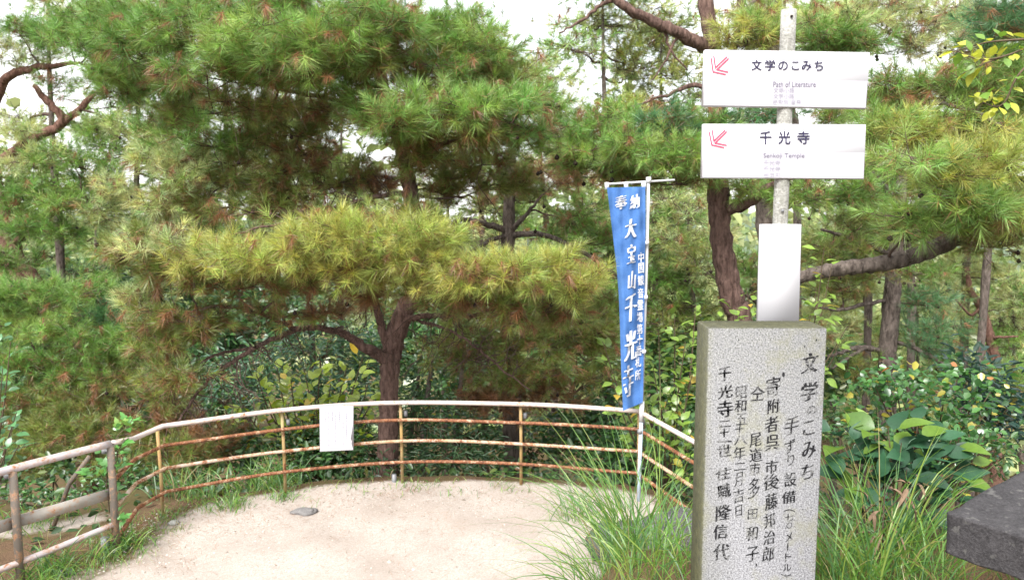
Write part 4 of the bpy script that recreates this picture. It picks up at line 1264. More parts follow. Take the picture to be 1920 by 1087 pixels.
# left side pines
pine('broad low green pine filling the slope at the left behind the pipe railing',
     [(170, 880, 8.6, 50), (165, 800, 8.6, 46), (150, 700, 8.6, 40), (145, 640, 8.7, 26), (140, 590, 8.8, 12), (138, 560, 8.9, 4)],
     [[(150, 690, 8.6, 12), (90, 680, 8.3, 9), (30, 700, 8.1, 6)], [(145, 640, 8.6, 12), (210, 640, 8.4, 9), (270, 660, 8.2, 6)], [(160, 770, 8.6, 12), (230, 770, 8.2, 9), (310, 730, 7.9, 6)], [(160, 780, 8.6, 10), (100, 790, 8.2, 8), (40, 800, 7.9, 5)]],
     [(50, 545, 8.6, 90, 40, 60, 'G', .15), (130, 560, 8.6, 90, 40, 60, 'G', .15), (200, 590, 8.5, 70, 34, 40, 'E', .15), (40, 600, 8.4, 80, 40, 56, 'H', .2), (110, 620, 8.3, 90, 42, 66, 'H', .2), (190, 640, 8.3, 80, 40, 56, 'G', .2), (260, 650, 8.3, 60, 36, 34, 'G', .3), (50, 670, 8.2, 80, 44, 60, 'G', .35), (130, 690, 8.2, 80, 42, 56, 'G', .35), (210, 700, 8.2, 80, 40, 50, 'O', .4), (40, 740, 8.0, 70, 36, 40, 'G', .5), (110, 750, 8.0, 80, 36, 44, 'O', .6), (190, 760, 7.9, 80, 36, 44, 'O', .5), (270, 740, 7.8, 70, 36, 36, 'O', .6),
      (60, 800, 7.7, 70, 34, 40, 'O', .3), (130, 810, 7.6, 70, 34, 42, 'O', .3), (200, 815, 7.5, 70, 34, 40, 'O', .3), (270, 800, 7.6, 60, 34, 32, 'O', .5), (330, 790, 7.7, 60, 40, 32, 'B', .7), (370, 850, 7.4, 60, 40, 30, 'O', .8), (310, 860, 7.2, 50, 40, 26, 'O', .6), (60, 860, 7.6, 70, 30, 30, 'O', .4), (400, 820, 7.5, 50, 34, 18, 'B', .8), (210, 870, 7.3, 60, 34, 26, 'O', .5)],
     'bark_red', nn=46, wid=0.0054, cones=20, tl_=0.125)
pine('leaning red barked pine far left, its trunk showing between green tiers',
     [(120, 640, 11, 46), (60, 540, 11, 46), (30, 490, 11, 36), (10, 430, 11, 32), (-10, 350, 11, 28), (-20, 260, 11, 24), (-30, 180, 11, 20)],
     [[(-25, 230, 11, 20), (10, 150, 10.8, 16), (50, 132, 10.7, 14), (100, 122, 10.6, 10), (150, 120, 10.5, 5)], [(0, 300, 11, 18), (60, 262, 10.8, 16), (118, 230, 10.7, 18), (88, 190, 10.6, 13), (62, 160, 10.5, 9)], [(118, 230, 10.7, 14), (150, 205, 10.7, 12), (178, 172, 10.7, 10)],
      [(20, 460, 11, 12), (100, 400, 10.7, 9), (180, 380, 10.5, 6)]],
     [(40, 50, 10.5, 90, 44, 70, 'G', .2), (130, 60, 10.5, 90, 40, 60, 'G', .2), (190, 30, 10.6, 80, 40, 44, 'G', .2), (30, 100, 10.8, 70, 34, 40, 'P', .1), (90, 165, 10.6, 60, 26, 16, 'G', .4), (220, 130, 10.5, 80, 36, 40, 'G', .2), (50, 250, 10.9, 70, 30, 36, 'P', .1), (180, 230, 10.6, 80, 34, 46, 'H', .15), (250, 250, 10.6, 80, 36, 46, 'P', .15), (60, 300, 10.6, 80, 34, 50, 'P', .15), (140, 300, 10.5, 80, 34, 50, 'G', .2), (40, 360, 10.4, 80, 36, 56, 'G', .15), (120, 370, 10.4, 80, 36, 54, 'H', .2), (200, 350, 10.4, 80, 36, 50, 'P', .2), (50, 420, 10.3, 80, 36, 54, 'G', .15), (120, 430, 10.4, 60, 26, 26, 'G', .2), (200, 400, 10.5, 70, 30, 34, 'P', .2), (10, 480, 10.3, 50, 34, 30, 'G', .2)],
     'bark_red', nn=32, wid=0.007, cones=24, tl_=0.135)


# pines farther down the slope: seen only as pale tiers, background brightness painted into their needles
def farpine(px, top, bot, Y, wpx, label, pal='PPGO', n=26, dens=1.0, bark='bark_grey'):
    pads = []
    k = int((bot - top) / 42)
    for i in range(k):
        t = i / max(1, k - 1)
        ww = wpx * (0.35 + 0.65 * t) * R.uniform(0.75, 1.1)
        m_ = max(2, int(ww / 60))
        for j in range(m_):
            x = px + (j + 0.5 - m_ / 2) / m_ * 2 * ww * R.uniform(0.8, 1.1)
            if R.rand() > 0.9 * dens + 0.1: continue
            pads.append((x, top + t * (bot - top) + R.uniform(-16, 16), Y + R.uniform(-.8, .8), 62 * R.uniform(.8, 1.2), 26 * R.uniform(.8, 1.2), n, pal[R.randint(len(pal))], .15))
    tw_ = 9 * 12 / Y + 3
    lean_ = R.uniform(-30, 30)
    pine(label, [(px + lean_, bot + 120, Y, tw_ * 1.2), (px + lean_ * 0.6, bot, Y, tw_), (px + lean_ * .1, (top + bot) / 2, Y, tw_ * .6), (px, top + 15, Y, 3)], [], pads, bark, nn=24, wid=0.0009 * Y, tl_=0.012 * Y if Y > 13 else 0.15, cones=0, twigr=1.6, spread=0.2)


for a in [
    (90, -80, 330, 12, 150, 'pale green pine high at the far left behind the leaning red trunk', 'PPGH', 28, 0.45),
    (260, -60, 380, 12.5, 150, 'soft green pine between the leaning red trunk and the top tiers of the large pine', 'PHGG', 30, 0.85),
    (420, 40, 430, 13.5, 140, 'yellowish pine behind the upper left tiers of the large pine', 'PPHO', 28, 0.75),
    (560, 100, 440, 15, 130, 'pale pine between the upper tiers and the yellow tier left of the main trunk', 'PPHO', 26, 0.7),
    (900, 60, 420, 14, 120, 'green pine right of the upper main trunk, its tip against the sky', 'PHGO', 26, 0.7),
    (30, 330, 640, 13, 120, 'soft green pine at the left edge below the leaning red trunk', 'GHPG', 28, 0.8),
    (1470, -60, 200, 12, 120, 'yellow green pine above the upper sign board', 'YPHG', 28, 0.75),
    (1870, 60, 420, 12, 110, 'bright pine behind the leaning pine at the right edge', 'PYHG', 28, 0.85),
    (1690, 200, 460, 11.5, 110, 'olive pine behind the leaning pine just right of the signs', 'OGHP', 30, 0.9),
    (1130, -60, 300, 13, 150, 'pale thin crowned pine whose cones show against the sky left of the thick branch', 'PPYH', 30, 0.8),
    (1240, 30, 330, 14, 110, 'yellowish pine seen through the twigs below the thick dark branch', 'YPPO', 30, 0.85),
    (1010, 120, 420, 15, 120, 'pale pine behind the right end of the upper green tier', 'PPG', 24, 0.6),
    (840, 280, 560, 14, 140, 'pale pine glimpsed behind the main trunk', 'PPO', 24, 0.55),
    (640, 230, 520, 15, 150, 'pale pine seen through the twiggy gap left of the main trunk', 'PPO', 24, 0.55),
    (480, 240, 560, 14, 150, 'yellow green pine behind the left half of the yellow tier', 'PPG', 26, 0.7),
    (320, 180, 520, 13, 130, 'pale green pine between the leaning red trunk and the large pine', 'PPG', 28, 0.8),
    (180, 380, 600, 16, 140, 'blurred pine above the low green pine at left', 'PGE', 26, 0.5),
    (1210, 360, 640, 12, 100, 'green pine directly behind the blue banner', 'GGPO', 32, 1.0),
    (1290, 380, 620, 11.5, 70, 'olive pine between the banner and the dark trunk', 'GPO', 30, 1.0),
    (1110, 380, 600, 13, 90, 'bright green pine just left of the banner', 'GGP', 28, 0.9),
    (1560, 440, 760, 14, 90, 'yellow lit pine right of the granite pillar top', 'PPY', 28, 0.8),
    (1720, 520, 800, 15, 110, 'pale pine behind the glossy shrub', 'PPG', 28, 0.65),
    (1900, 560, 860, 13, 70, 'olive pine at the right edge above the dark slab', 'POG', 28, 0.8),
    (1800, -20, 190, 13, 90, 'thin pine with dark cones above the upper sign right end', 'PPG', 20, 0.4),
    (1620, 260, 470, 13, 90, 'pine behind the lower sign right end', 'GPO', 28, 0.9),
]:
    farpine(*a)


# ------------------------------------------------------------------ broad leaves
LEAF_PROFILE = {
    'ovate': ([0, 0.10, 0.28, 0.5, 0.72, 0.9, 1.0], [0, 0.13, 0.27, 0.30, 0.20, 0.07, 0]),
    'round': ([0, 0.08, 0.25, 0.5, 0.75, 0.93, 1.0], [0, 0.22, 0.38, 0.42, 0.34, 0.14, 0]),
    'narrow': ([0, 0.10, 0.3, 0.55, 0.8, 1.0], [0, 0.06, 0.11, 0.11, 0.06, 0]),
    'lobed': ([0, -0.05, 0.15, 0.30, 0.34, 0.55, 0.62, 1.0], [0.02, 0.20, 0.42, 0.40, 0.20, 0.24, 0.20, 0]),
}


def leaf_mesh(name, kind, mat, fold=0.18, droop=0.25):
    t, wd = (np.array(x, float) for x in LEAF_PROFILE[kind])
    n = len(t)
    yy = t * math.cos(0.3)
    mid = np.stack([np.zeros(n), t, -droop * t * t], 1)
    lf = np.stack([-wd, t, -droop * t * t + wd * fold + 0.02 * np.sin(t * 9)], 1)
    rt = np.stack([wd, t, -droop * t * t + wd * fold - 0.02 * np.sin(t * 9)], 1)
    mb = MB()
    v = np.concatenate([lf, mid, rt])
    i = np.arange(n - 1)
    mb.add(v, np.concatenate([np.stack([i, i + n, i + n + 1, i + 1], 1), np.stack([i + n, i + 2 * n, i + 2 * n + 1, i + n + 1], 1)]))
    # leaf stalk
    mb.tube(np.array([[0, -0.22, 0.03], [0, 0.02, 0]]), 0.012, 3, cap=False)
    me = mb.mesh(name, smooth=True)
    me.materials.append(mat)
    return me


def frame(y, z):
    y = Vector(y).normalized()
    x = y.cross(Vector(z))
    if x.length < 1e-4: x = Vector((1, 0, 0))
    x.normalize(); z = x.cross(y)
    return Matrix((x, y, z)).transposed().to_4x4()


def plant(name, label, cat, stems, leafme, nleaf, size, step_jit=0.06, mat='stem', group=None, upz=0.35, extra=None, droop=0.0, tipbias=0.25, sway=0.0):
    """stems: pixel polylines (px,py,Y,width_px). Every leaf is a part hung on a stem."""
    base = px_line(stems[0])[0][0]
    root = thing(name, label, cat, base, group)
    pts = []
    for st in stems:
        p, r = px_line(st)
        q = crom(np.hstack([p, r[:, None]]), 5)
        mb = MB(); mb.tube(q[:, :3], np.maximum(q[:, 3], 0.0015), 5, cap=False)
        mb.build('stem', M[mat], root, smooth=True)
        seg = np.linalg.norm(np.diff(q[:, :3], axis=0), axis=1).sum()
        pts.append((q[:, :3], seg))
    tot = sum(s for _, s in pts)
    inv = Matrix.Translation(-Vector(WL[root.name]))
    for q, seg in pts:
        k = max(2, int(round(nleaf * seg / tot)))
        for j in range(k):
            t = (tipbias + (1 - tipbias) * (j + R.rand()) / k) * (len(q) - 1)
            i = min(int(t), len(q) - 2); fr_ = t - i
            p = q[i] * (1 - fr_) + q[i + 1] * fr_
            d = unit(q[i + 1] - q[i])
            side = unit(np.cross(d, R.normal(size=3)))
            y = unit(side + d * 0.5 + np.array([0, 0, upz - droop]) * 0.6 + R.normal(0, 0.2, 3))
            s_ = size * R.uniform(0.65, 1.2)
            off = side * step_jit * R.rand() ** 0.6
            if np.linalg.norm(off) > 0.02:
                pass
            loc = p + y * s_ * 0.2 + off
            m = Matrix.Translation(Vector(loc)) @ frame(y, (R.normal(0, .35), R.normal(-.25, .35), 1)) @ Matrix.Scale(s_, 4)
            me = leafme if not isinstance(leafme, list) else leafme[R.randint(len(leafme))]
            o = bpy.data.objects.new('leaf', me)
            COL.objects.link(o)
            o.parent = root; o.matrix_parent_inverse = inv; o.matrix_basis = m
    return root


def leafcloud(mb, pos, size, col, narrow=0.26, up=0.3, outward=None, colvar=0.25):
    """folded two-face leaves in one mesh"""
    n = len(pos)
    y = R.normal(size=(n, 3)); y[:, 2] = y[:, 2] * 0.5 - 0.15
    if outward is not None: y = y * 0.7 + outward
    y = unit(y)
    z0 = np.array([0, -0.25, 1.0]) + R.normal(0, 0.45, (n, 3))
    x = unit(np.cross(y, z0)); z = np.cross(x, y)
    s = (size * R.uniform(0.6, 1.25, n))[:, None]
    B_ = pos; T_ = pos + y * s - z * s * 0.12
    w_ = narrow
    l1 = pos + (y * 0.30 - x * w_ + z * 0.08) * s; l2 = pos + (y * 0.68 - x * w_ * 0.8 + z * 0.03) * s
    r1 = pos + (y * 0.30 + x * w_ + z * 0.08) * s; r2 = pos + (y * 0.68 + x * w_ * 0.8 + z * 0.03) * s
    v = np.stack([B_, l1, l2, T_, r2, r1], 1).reshape(-1, 3)
    i = np.arange(n)[:, None] * 6
    f = np.concatenate([i + np.array([[0, 3, 2, 1]]), i + np.array([[0, 5, 4, 3]])], 1).reshape(-1, 4)
    c = col * R.uniform(1 - colvar, 1 + colvar, (n, 1))
    mb.add(v, f, np.repeat(np.clip(c, 0.005, 0.9), 2, 0))


def colmix(n, cols, probs):
    cols = np.array(cols); return cols[R.choice(len(cols), n, p=np.array(probs) / sum(probs))]


def bush(name, label, cat, blobs, n, size, cols, probs, narrow=0.26, group=None, stems=6, to_ground=True, colvar=0.25):
    """blobs: (px,py,Y,rx_px,rz_px); leaves in twig-end clusters, one foliage part plus separate stems"""
    c0 = P(*blobs[0][:3])
    cs = [P(*b[:3]) for b in blobs]
    gx_ = float(np.mean([c[0] for c in cs])); gy_ = float(np.mean([c[1] for c in cs]))
    g = np.array([gx_, gy_, float(H(gx_, gy_))]) if to_ground else c0.copy()
    root = thing(name, label, cat, g, group)
    mb = MB(); fo = MB()
    tot = sum(b[3] * b[4] for b in blobs)
    for b, c in zip(blobs, cs):
        k = int(n * b[3] * b[4] / tot)
        rr = np.array([b[3] * pxm(b[2]), np.clip(b[3] * pxm(b[2]) * .8, .15, 1.2), b[4] * pxm(b[2])])
        K = max(4, k // 14)
        nodes = unit(R.normal(size=(K, 3))) * (R.rand(K, 1) ** 0.35) * rr + c
        st = strand(g + R.normal(0, 0.06, 3) * [1, 1, 0], c - np.array([0, 0, rr[2] * .5]), 0.05, 6, 0.06)
        mb.tube(st, np.linspace(0.02, 0.008, 6), 6, cap=False)
        for q in nodes[::2]:
            mb.tube(strand(c - np.array([0, 0, rr[2] * .5]), q, 0.0, 4, 0.12), np.linspace(0.006, 0.002, 4), 3, cap=False)
        idx = R.randint(0, K, k)
        o_ = R.normal(0, size * 0.95, (k, 3)) * np.array([1, 1, 0.7])
        leafcloud(fo, nodes[idx] + o_, size, colmix(k, cols, probs), narrow, outward=unit(nodes[idx] - c) * 0.5 + unit(o_) * 0.5, colvar=colvar)
    mb.build('stem', M['stem'], root, smooth=True, kind='stuff')
    fo.build('foliage', M['leaf'], root, colors=True, kind='stuff')
    return root


def grassblades(mb, base, n, length, spread, wid, cols, probs, lean=(0, 0), droop=0.5, segs=6):
    b = base + R.normal(0, 1, (n, 3)) * np.array([spread, spread, 0])
    b[:, 2] = H(b[:, 0], b[:, 1]) - 0.01
    az = R.uniform(0, 2 * math.pi, n)
    tilt = np.abs(R.normal(0, 0.33, n)) + 0.05
    d = np.stack([np.cos(az) * np.sin(tilt) + lean[0], np.sin(az) * np.sin(tilt) + lean[1], np.cos(tilt)], 1); d = unit(d)
    hz = d * np.array([1, 1, 0]); hz = hz / (np.linalg.norm(hz, axis=1, keepdims=True) + 1e-6)
    ln = length * R.uniform(0.45, 1.15, n)
    dr = droop * R.uniform(0.3, 1.3, n)
    t = np.linspace(0, 1, segs + 1)
    side = unit(np.cross(d, unit(R.normal(size=(n, 3)) + np.array([0, 2.0, 0.3]))))
    w_ = wid * R.uniform(0.6, 1.2, n)
    rows = []
    for k in t:
        c = b + d * (ln * k)[:, None] + hz * (ln * dr * 0.55 * k ** 2)[:, None]
        c[:, 2] -= ln * dr * 0.75 * k ** 2.6
        ww = (w_ * (0.55 + 0.45 * math.sin(math.pi * min(k * 1.6, 1) / 1.0) if k < 0.6 else w_ * (1 - k) / 0.4 * 0.62 + 0.0004))[:, None] if False else (w_ * min(1, 0.6 + k) * (1 - max(0, (k - 0.35) / 0.65) ** 1.4) + 0.0003)[:, None]
        rows.append((c - side * ww / 2, c + side * ww / 2))
    v = np.stack([x for r_ in rows for x in r_], 1)            # n, 2*(segs+1), 3
    m = 2 * (segs + 1)
    i = np.arange(n)[:, None, None] * m
    f = np.stack([np.array([2 * k, 2 * k + 1, 2 * k + 3, 2 * k + 2]) for k in range(segs)])[None] + i
    c = colmix(n, cols, probs) * R.uniform(0.75, 1.25, (n, 1))
    mb.add(v.reshape(-1, 3), f.reshape(-1, 4), np.repeat(c, segs, 0))


# undergrowth that fills the slope
mb = MB()
n = 26000
x = R.uniform(-8, 9, n); y = R.uniform(3.2, 18, n)
d = fdist(x, y)
ok = (d > 0.25) & ~((x < -2.9) & (y < 6.6) & (R.rand(n) < 0.45)) & ~((x > 1.2) & (y < 5.2))
x, y, d = x[ok], y[ok], d[ok]
cl_ = wob(x, y, 1.1) * 0.25 + 0.5
z = H(x, y) + R.rand(len(x)) ** 1.4 * np.clip(0.10 + 0.8 * cl_, 0.05, 0.9) * np.clip(d / 1.2, 0.25, 1)
leafcloud(mb, np.stack([x, y, z], 1), 0.085, colmix(len(x), [(0.035, 0.085, 0.025), (0.06, 0.13, 0.03), (0.12, 0.17, 0.03), (0.16, 0.10, 0.04)], [5, 4, 1.5, .6]), 0.25)
mb.build('undergrowth', M['leaf'], colors=True, kind='stuff')['label'] = 'leafy green undergrowth covering the slope beyond the railing'

# far wood across the slope, reads as one mass; overexposed paleness painted into the leaf colours
mb = MB()
n = 42000
th = R.uniform(-0.85, 0.85, n); Y = R.uniform(24, 60, n)
x = np.sin(th) * Y * 1.25; y = Y
crown = 2.5 + 2.2 * np.sin(x * 0.55 + y * 0.2) + 1.2 * np.sin(x * 1.7 + 2)
z = H(x, y) + R.rand(n) ** 0.6 * np.clip(crown + 7.6, 4.0, 12.5)
leafcloud(mb, np.stack([x, y, z], 1), 0.55, colmix(n, [(0.17, 0.24, 0.08), (0.26, 0.32, 0.11), (0.36, 0.40, 0.16)], [3, 3, 2]), 0.35)
mb.build('far_wood', M['leaf'], colors=True, kind='stuff')['label'] = 'pale far wood on the lower slope seen through gaps between the pines'

DG, MG, BG = (0.042, 0.115, 0.034), (0.08, 0.195, 0.045), (0.08, 0.195, 0.11)
# shrubs and small trees behind the railing
bush('broadleaf_shrub', 'shrub with narrow silvery green leaves under the left limb of the large pine', 'shrub',
     [(600, 650, 9.0, 90, 50), (480, 690, 9.0, 90, 50), (680, 680, 9.2, 60, 60), (420, 740, 8.9, 70, 40), (560, 740, 8.8, 90, 40), (650, 740, 8.8, 60, 44)], 3400, 0.10, [BG, MG, (0.11, 0.19, 0.10)], [4, 3, 2], 0.13)
bush('broadleaf_shrub', 'dark dense shrub low behind the notice, under the yellowing one', 'shrub',
     [(440, 840, 7.7, 80, 40), (560, 850, 7.6, 90, 40), (660, 850, 7.7, 60, 50), (620, 800, 7.9, 80, 40)], 2600, 0.075, [DG, MG, (0.14, 0.16, 0.03)], [5, 3, 1], 0.24)
bush('broadleaf_shrub', 'dark shrub in the shade right of the main trunk', 'shrub',
     [(830, 730, 9.6, 80, 60), (880, 800, 9.2, 90, 50), (800, 660, 9.9, 70, 50), (1000, 830, 9.0, 90, 50), (1090, 800, 8.8, 80, 50)], 3000, 0.085, [DG, MG, (0.24, 0.22, 0.03)], [5, 3, .7], 0.26)
bush('broadleaf_shrub', 'dark green shrub behind the blue banner foot', 'shrub',
     [(1150, 850, 8.0, 80, 50), (1240, 860, 7.8, 80, 50), (1130, 780, 8.6, 70, 50), (1290, 830, 8.2, 60, 60)], 2200, 0.085, [DG, MG], [5, 3], 0.28)
bush('understory_tree', 'dark leafy tree deep in shade behind the left limb', 'tree',
     [(360, 640, 11.5, 110, 60), (250, 600, 11.5, 70, 50), (460, 600, 11.8, 100, 50), (300, 540, 12, 100, 40), (560, 580, 12, 100, 50), (360, 740, 11, 120, 60)], 4200, 0.13, [DG, DG, MG], [4, 3, 2], 0.28)
bush('understory_tree', 'dark leafy tree in shade beyond the second pine', 'tree',
     [(760, 640, 12, 100, 60), (880, 600, 12.2, 110, 60), (1010, 600, 12.4, 110, 60), (1100, 680, 12, 100, 60), (900, 700, 11.5, 120, 60), (800, 560, 12.4, 100, 40)], 4600, 0.13, [DG, MG, (0.10, 0.15, 0.04)], [4, 3, 2], 0.28)
bush('understory_tree', 'bushy tree behind the dark trunk and granite pillar', 'tree',
     [(1240, 660, 11, 100, 70), (1300, 740, 10.5, 90, 70), (1420, 640, 11, 90, 70), (1540, 700, 10.6, 80, 70)], 3200, 0.12, [MG, (0.11, 0.17, 0.04), DG], [3, 3, 2], 0.28)
bush('broadleaf_shrub', 'bluish dark shrub at the right of the glossy shrub top', 'shrub',
     [(1820, 700, 6.6, 44, 40), (1850, 740, 6.5, 40, 30), (1880, 790, 6.4, 50, 36)], 700, 0.10, [(0.03, 0.08, 0.06), (0.05, 0.11, 0.07)], [1, 1], 0.17)
bush('broadleaf_shrub', 'olive leaved low shrub between the pillar and the glossy shrub', 'shrub',
     [(1575, 780, 5.8, 60, 60), (1640, 840, 5.4, 80, 44), (1850, 850, 5.2, 80, 44)], 900, 0.055, [MG, (0.12, 0.15, 0.04), DG], [3, 3, 2], 0.26)
bush('sapling', 'young green pine like sapling right of the main trunk base', 'sapling',
     [(780, 770, 7.9, 40, 40), (850, 850, 7.6, 90, 36), (700, 840, 7.6, 60, 34)], 1500, 0.11, [(0.05, 0.13, 0.05), (0.08, 0.17, 0.06)], [1, 1], 0.05)
bush('broadleaf_shrub', 'small leafy bush behind the gap of the pipe railing', 'shrub',
     [(40, 935, 6.6, 70, 22), (130, 985, 6.2, 60, 18), (230, 905, 6.9, 50, 36), (150, 930, 6.7, 60, 22), (40, 1010, 5.8, 50, 16)], 900, 0.06, [DG, MG], [1, 1], 0.24)
bush('understory_tree', 'dim leafy tree filling the shade behind the low green pine', 'tree',
     [(40, 700, 10.5, 90, 80), (160, 760, 10.2, 110, 80), (280, 820, 9.8, 110, 70), (80, 840, 9.6, 110, 50)], 3600, 0.12, [DG, MG], [3, 2], 0.28)

# thin bare stems in the shade
for px, b, t_, Y, lab in ((860, 800, 640, 9.4, 'thin bare stem just right of the main trunk'), (800, 790, 660, 9.3, 'slanting bare stem between the main trunk and the thin pine'), (775, 800, 690, 9.6, 'pale bare stem touching the main trunk on the right')):
    mb = MB(); q = crom([P(px - 10, b + 120, Y), P(px - 4, b, Y), P(px + 4, (b + t_) / 2, Y), P(px + 12, t_, Y)], 5)
    mb.tube(q, np.linspace(0.05, 0.02, len(q)), 7, bump=.1); tag(mb.build('bare_stem', M['bark_grey'], smooth=True), lab, 'stem', 'bare stems in the shade')

# plants whose leaves can be told apart
LM = lambda nm, base, spread, alt=None, altp=0.0, gloss=0.07, rough=0.4, trans=0.4: leafmat(nm, base, trans, gloss, rough, spread, alt, altp)
lf_lime = leaf_mesh('lime_leaf', 'ovate', LM('lime_leaf', (0.20, 0.32, 0.05), 0.35, (0.48, 0.34, 0.05), 0.06))
lf_yel = leaf_mesh('yellowing_leaf', 'ovate', LM('yellowing_leaf', (0.30, 0.40, 0.030), 0.35, (0.62, 0.44, 0.05), 0.08))
lf_glossy = leaf_mesh('glossy_leaf', 'round', LM('glossy_leaf', (0.050, 0.150, 0.032), 0.45, (0.42, 0.36, 0.05), 0.09, 0.07, 0.3, 0.3), 0.12, 0.2)
lf_big = leaf_mesh('big_leaf', 'ovate', LM('big_leaf', (0.030, 0.088, 0.042), 0.4, (0.12, 0.21, 0.03), 0.14, 0.035, 0.4, 0.35), 0.22, 0.45)
lf_vine = leaf_mesh('vine_leaf', 'lobed', LM('vine_leaf', (0.09, 0.26, 0.05), 0.35, (0.22, 0.38, 0.07), 0.2), 0.1, 0.25)
lf_edge = leaf_mesh('edge_leaf', 'ovate', LM('edge_leaf', (0.07, 0.20, 0.065), 0.35), 0.15, 0.25)
lf_over = leaf_mesh('overhanging_leaf', 'ovate', LM('overhanging_leaf', (0.40, 0.43, 0.04), 0.35, (0.14, 0.26, 0.03), 0.25), 0.1, 0.2)


def rstems(root, tips, w0=5, w1=1.5, bow=0.15):
    out = []
    for tx, ty, tY in tips:
        mx_ = root[0] * (0.5) + tx * 0.5 + (tx - root[0]) * bow + R.uniform(-8, 8); my = root[1] * 0.45 + ty * 0.55
        out.append([(root[0], root[1], root[2], w0), (mx_, my, (root[2] + tY) / 2, (w0 + w1) / 2), (tx, ty, tY, w1)])
    return out


plant('lime_shrub', 'lime green shrub with large pointed leaves growing around the blue banner', 'shrub',
      rstems((1250, 930, 6.95), [(1130, 640, 6.8), (1150, 720, 6.7), (1180, 800, 6.7), (1235, 620, 6.9), (1225, 690, 6.6), (1265, 590, 7.0), (1285, 640, 6.8), (1298, 700, 6.7), (1270, 740, 6.6), (1240, 780, 6.6), (1300, 800, 6.6), (1305, 570, 7.0), (1210, 760, 6.6), (1290, 850, 6.5)]) , lf_lime, 290, 0.105, 0.05)
plant('lime_sapling', 'lime green sapling with drooping pointed leaves behind the blank white panel', 'sapling',
      rstems((1490, 760, 5.6), [(1545, 465, 5.4), (1560, 500, 5.4), (1530, 540, 5.3), (1575, 640, 5.3), (1590, 610, 5.4), (1520, 590, 5.3)], 4, 1.3) + rstems((1440, 760, 6.4), [(1370, 560, 6.2), (1400, 540, 6.2), (1385, 590, 6.1), (1350, 600, 6.2), (1415, 580, 6.1)], 4, 1.3), lf_lime, 150, 0.085, 0.05, droop=0.5)
plant('yellowing_shrub', 'yellowing shrub with rows of small leaves behind the notice', 'shrub',
      rstems((600, 900, 8.0), [(480, 700, 7.8), (500, 740, 7.7), (450, 750, 7.7), (520, 690, 7.9), (545, 710, 7.7), (570, 690, 7.8), (600, 680, 7.9), (620, 720, 7.7), (650, 690, 7.8), (680, 670, 7.9), (690, 720, 7.7), (700, 750, 7.7), (640, 750, 7.7), (560, 750, 7.7), (590, 740, 7.6), (420, 770, 7.7), (530, 770, 7.6), (690, 790, 7.6)]), lf_yel, 300, 0.125, 0.07, upz=0.6)
gl_tips = [(1590 + R.uniform(0, 1) * 280, 0, 0) for _ in range(26)]
gt = []
for i in range(30):
    a = i / 29
    tx = 1600 + 265 * ((i * 0.618) % 1)
    ty = 690 + 150 * R.rand() + 0.0009 * (tx - 1720) ** 2
    gt.append((tx, ty, 4.9 + R.uniform(-.35, .35)))
plant('glossy_shrub', 'glossy shrub with small round leaves, some turned yellow, in front of the grey trunked pine', 'shrub', rstems((1735, 900, 5.0), gt, 6, 1.2), lf_glossy, 300, 0.05, 0.07, tipbias=0.45)
plant('glossy_shrub', 'dark round leaved shrub lower right beside the dark slab', 'shrub', rstems((1800, 940, 4.6), [(1760 + 110 * R.rand(), 800 + 90 * R.rand(), 4.5 + R.uniform(-.2, .2)) for _ in range(12)], 5, 1.2), lf_glossy, 120, 0.045, 0.06, tipbias=0.4)
# the leaves of the glossy shrub past the first three hundred
rt = [o for o in bpy.data.objects if o.name == 'glossy_shrub'][0]
mb = MB(); pos = []
for tx, ty, tY in gt:
    for k in range(34):
        q = P(tx, ty, tY) + R.normal(0, 1, 3) * np.array([0.09, 0.10, 0.06]); pos.append(q)
pos = np.array(pos)
leafcloud(mb, pos, 0.05, colmix(len(pos), [(0.035, 0.11, 0.028), (0.065, 0.18, 0.035), (0.38, 0.34, 0.05), (0.50, 0.20, 0.06)], [5, 4, .6, .1]), 0.36)
mb.build('foliage', M['leaf'], rt, colors=True, kind='stuff')
plant('large_leaf_plant', 'plant with large dark bluish leaves right of the granite pillar', 'plant',
      rstems((1680, 1010, 3.9), [(1570, 810, 4.0), (1600, 850, 3.9), (1640, 810, 4.0), (1665, 800, 3.9), (1690, 830, 3.8), (1720, 800, 3.9), (1750, 820, 3.9), (1790, 810, 4.0), (1810, 850, 3.9), (1760, 880, 3.8), (1700, 880, 3.7), (1630, 900, 3.7), (1580, 900, 3.8), (1740, 930, 3.7), (1660, 930, 3.7), (1800, 900, 3.8)], 5, 2), lf_big, 130, 0.15, 0.04, tipbias=0.5)
plant('broad_leaf_sprig', 'pale upright sprig with light green leaves beside the granite pillar', 'plant',
      [[(1625, 900, 4.1, 3), (1628, 830, 4.1, 2.5), (1622, 775, 4.1, 1.5)], [(1628, 850, 4.1, 2), (1600, 820, 4.05, 1.5), (1585, 805, 4.0, 1)]], lf_lime, 9, 0.10, 0.02, tipbias=0.3)
plant('climbing_vine', 'green vine with lobed leaves climbing the corner post of the railing', 'vine',
      [[(205, 960, 5.42, 3), (200, 900, 5.40, 3), (206, 850, 5.42, 2.5), (222, 815, 5.45, 2), (240, 800, 5.46, 1.5), (248, 785, 5.47, 1)], [(200, 900, 5.4, 2), (220, 860, 5.4, 2), (215, 830, 5.4, 1)], [(205, 930, 5.4, 2), (190, 890, 5.36, 1.5), (170, 875, 5.3, 1)], [(208, 1000, 5.4, 2), (215, 985, 5.35, 1.5), (212, 960, 5.3, 1)]], lf_vine, 64, 0.085, 0.06, tipbias=0.05)
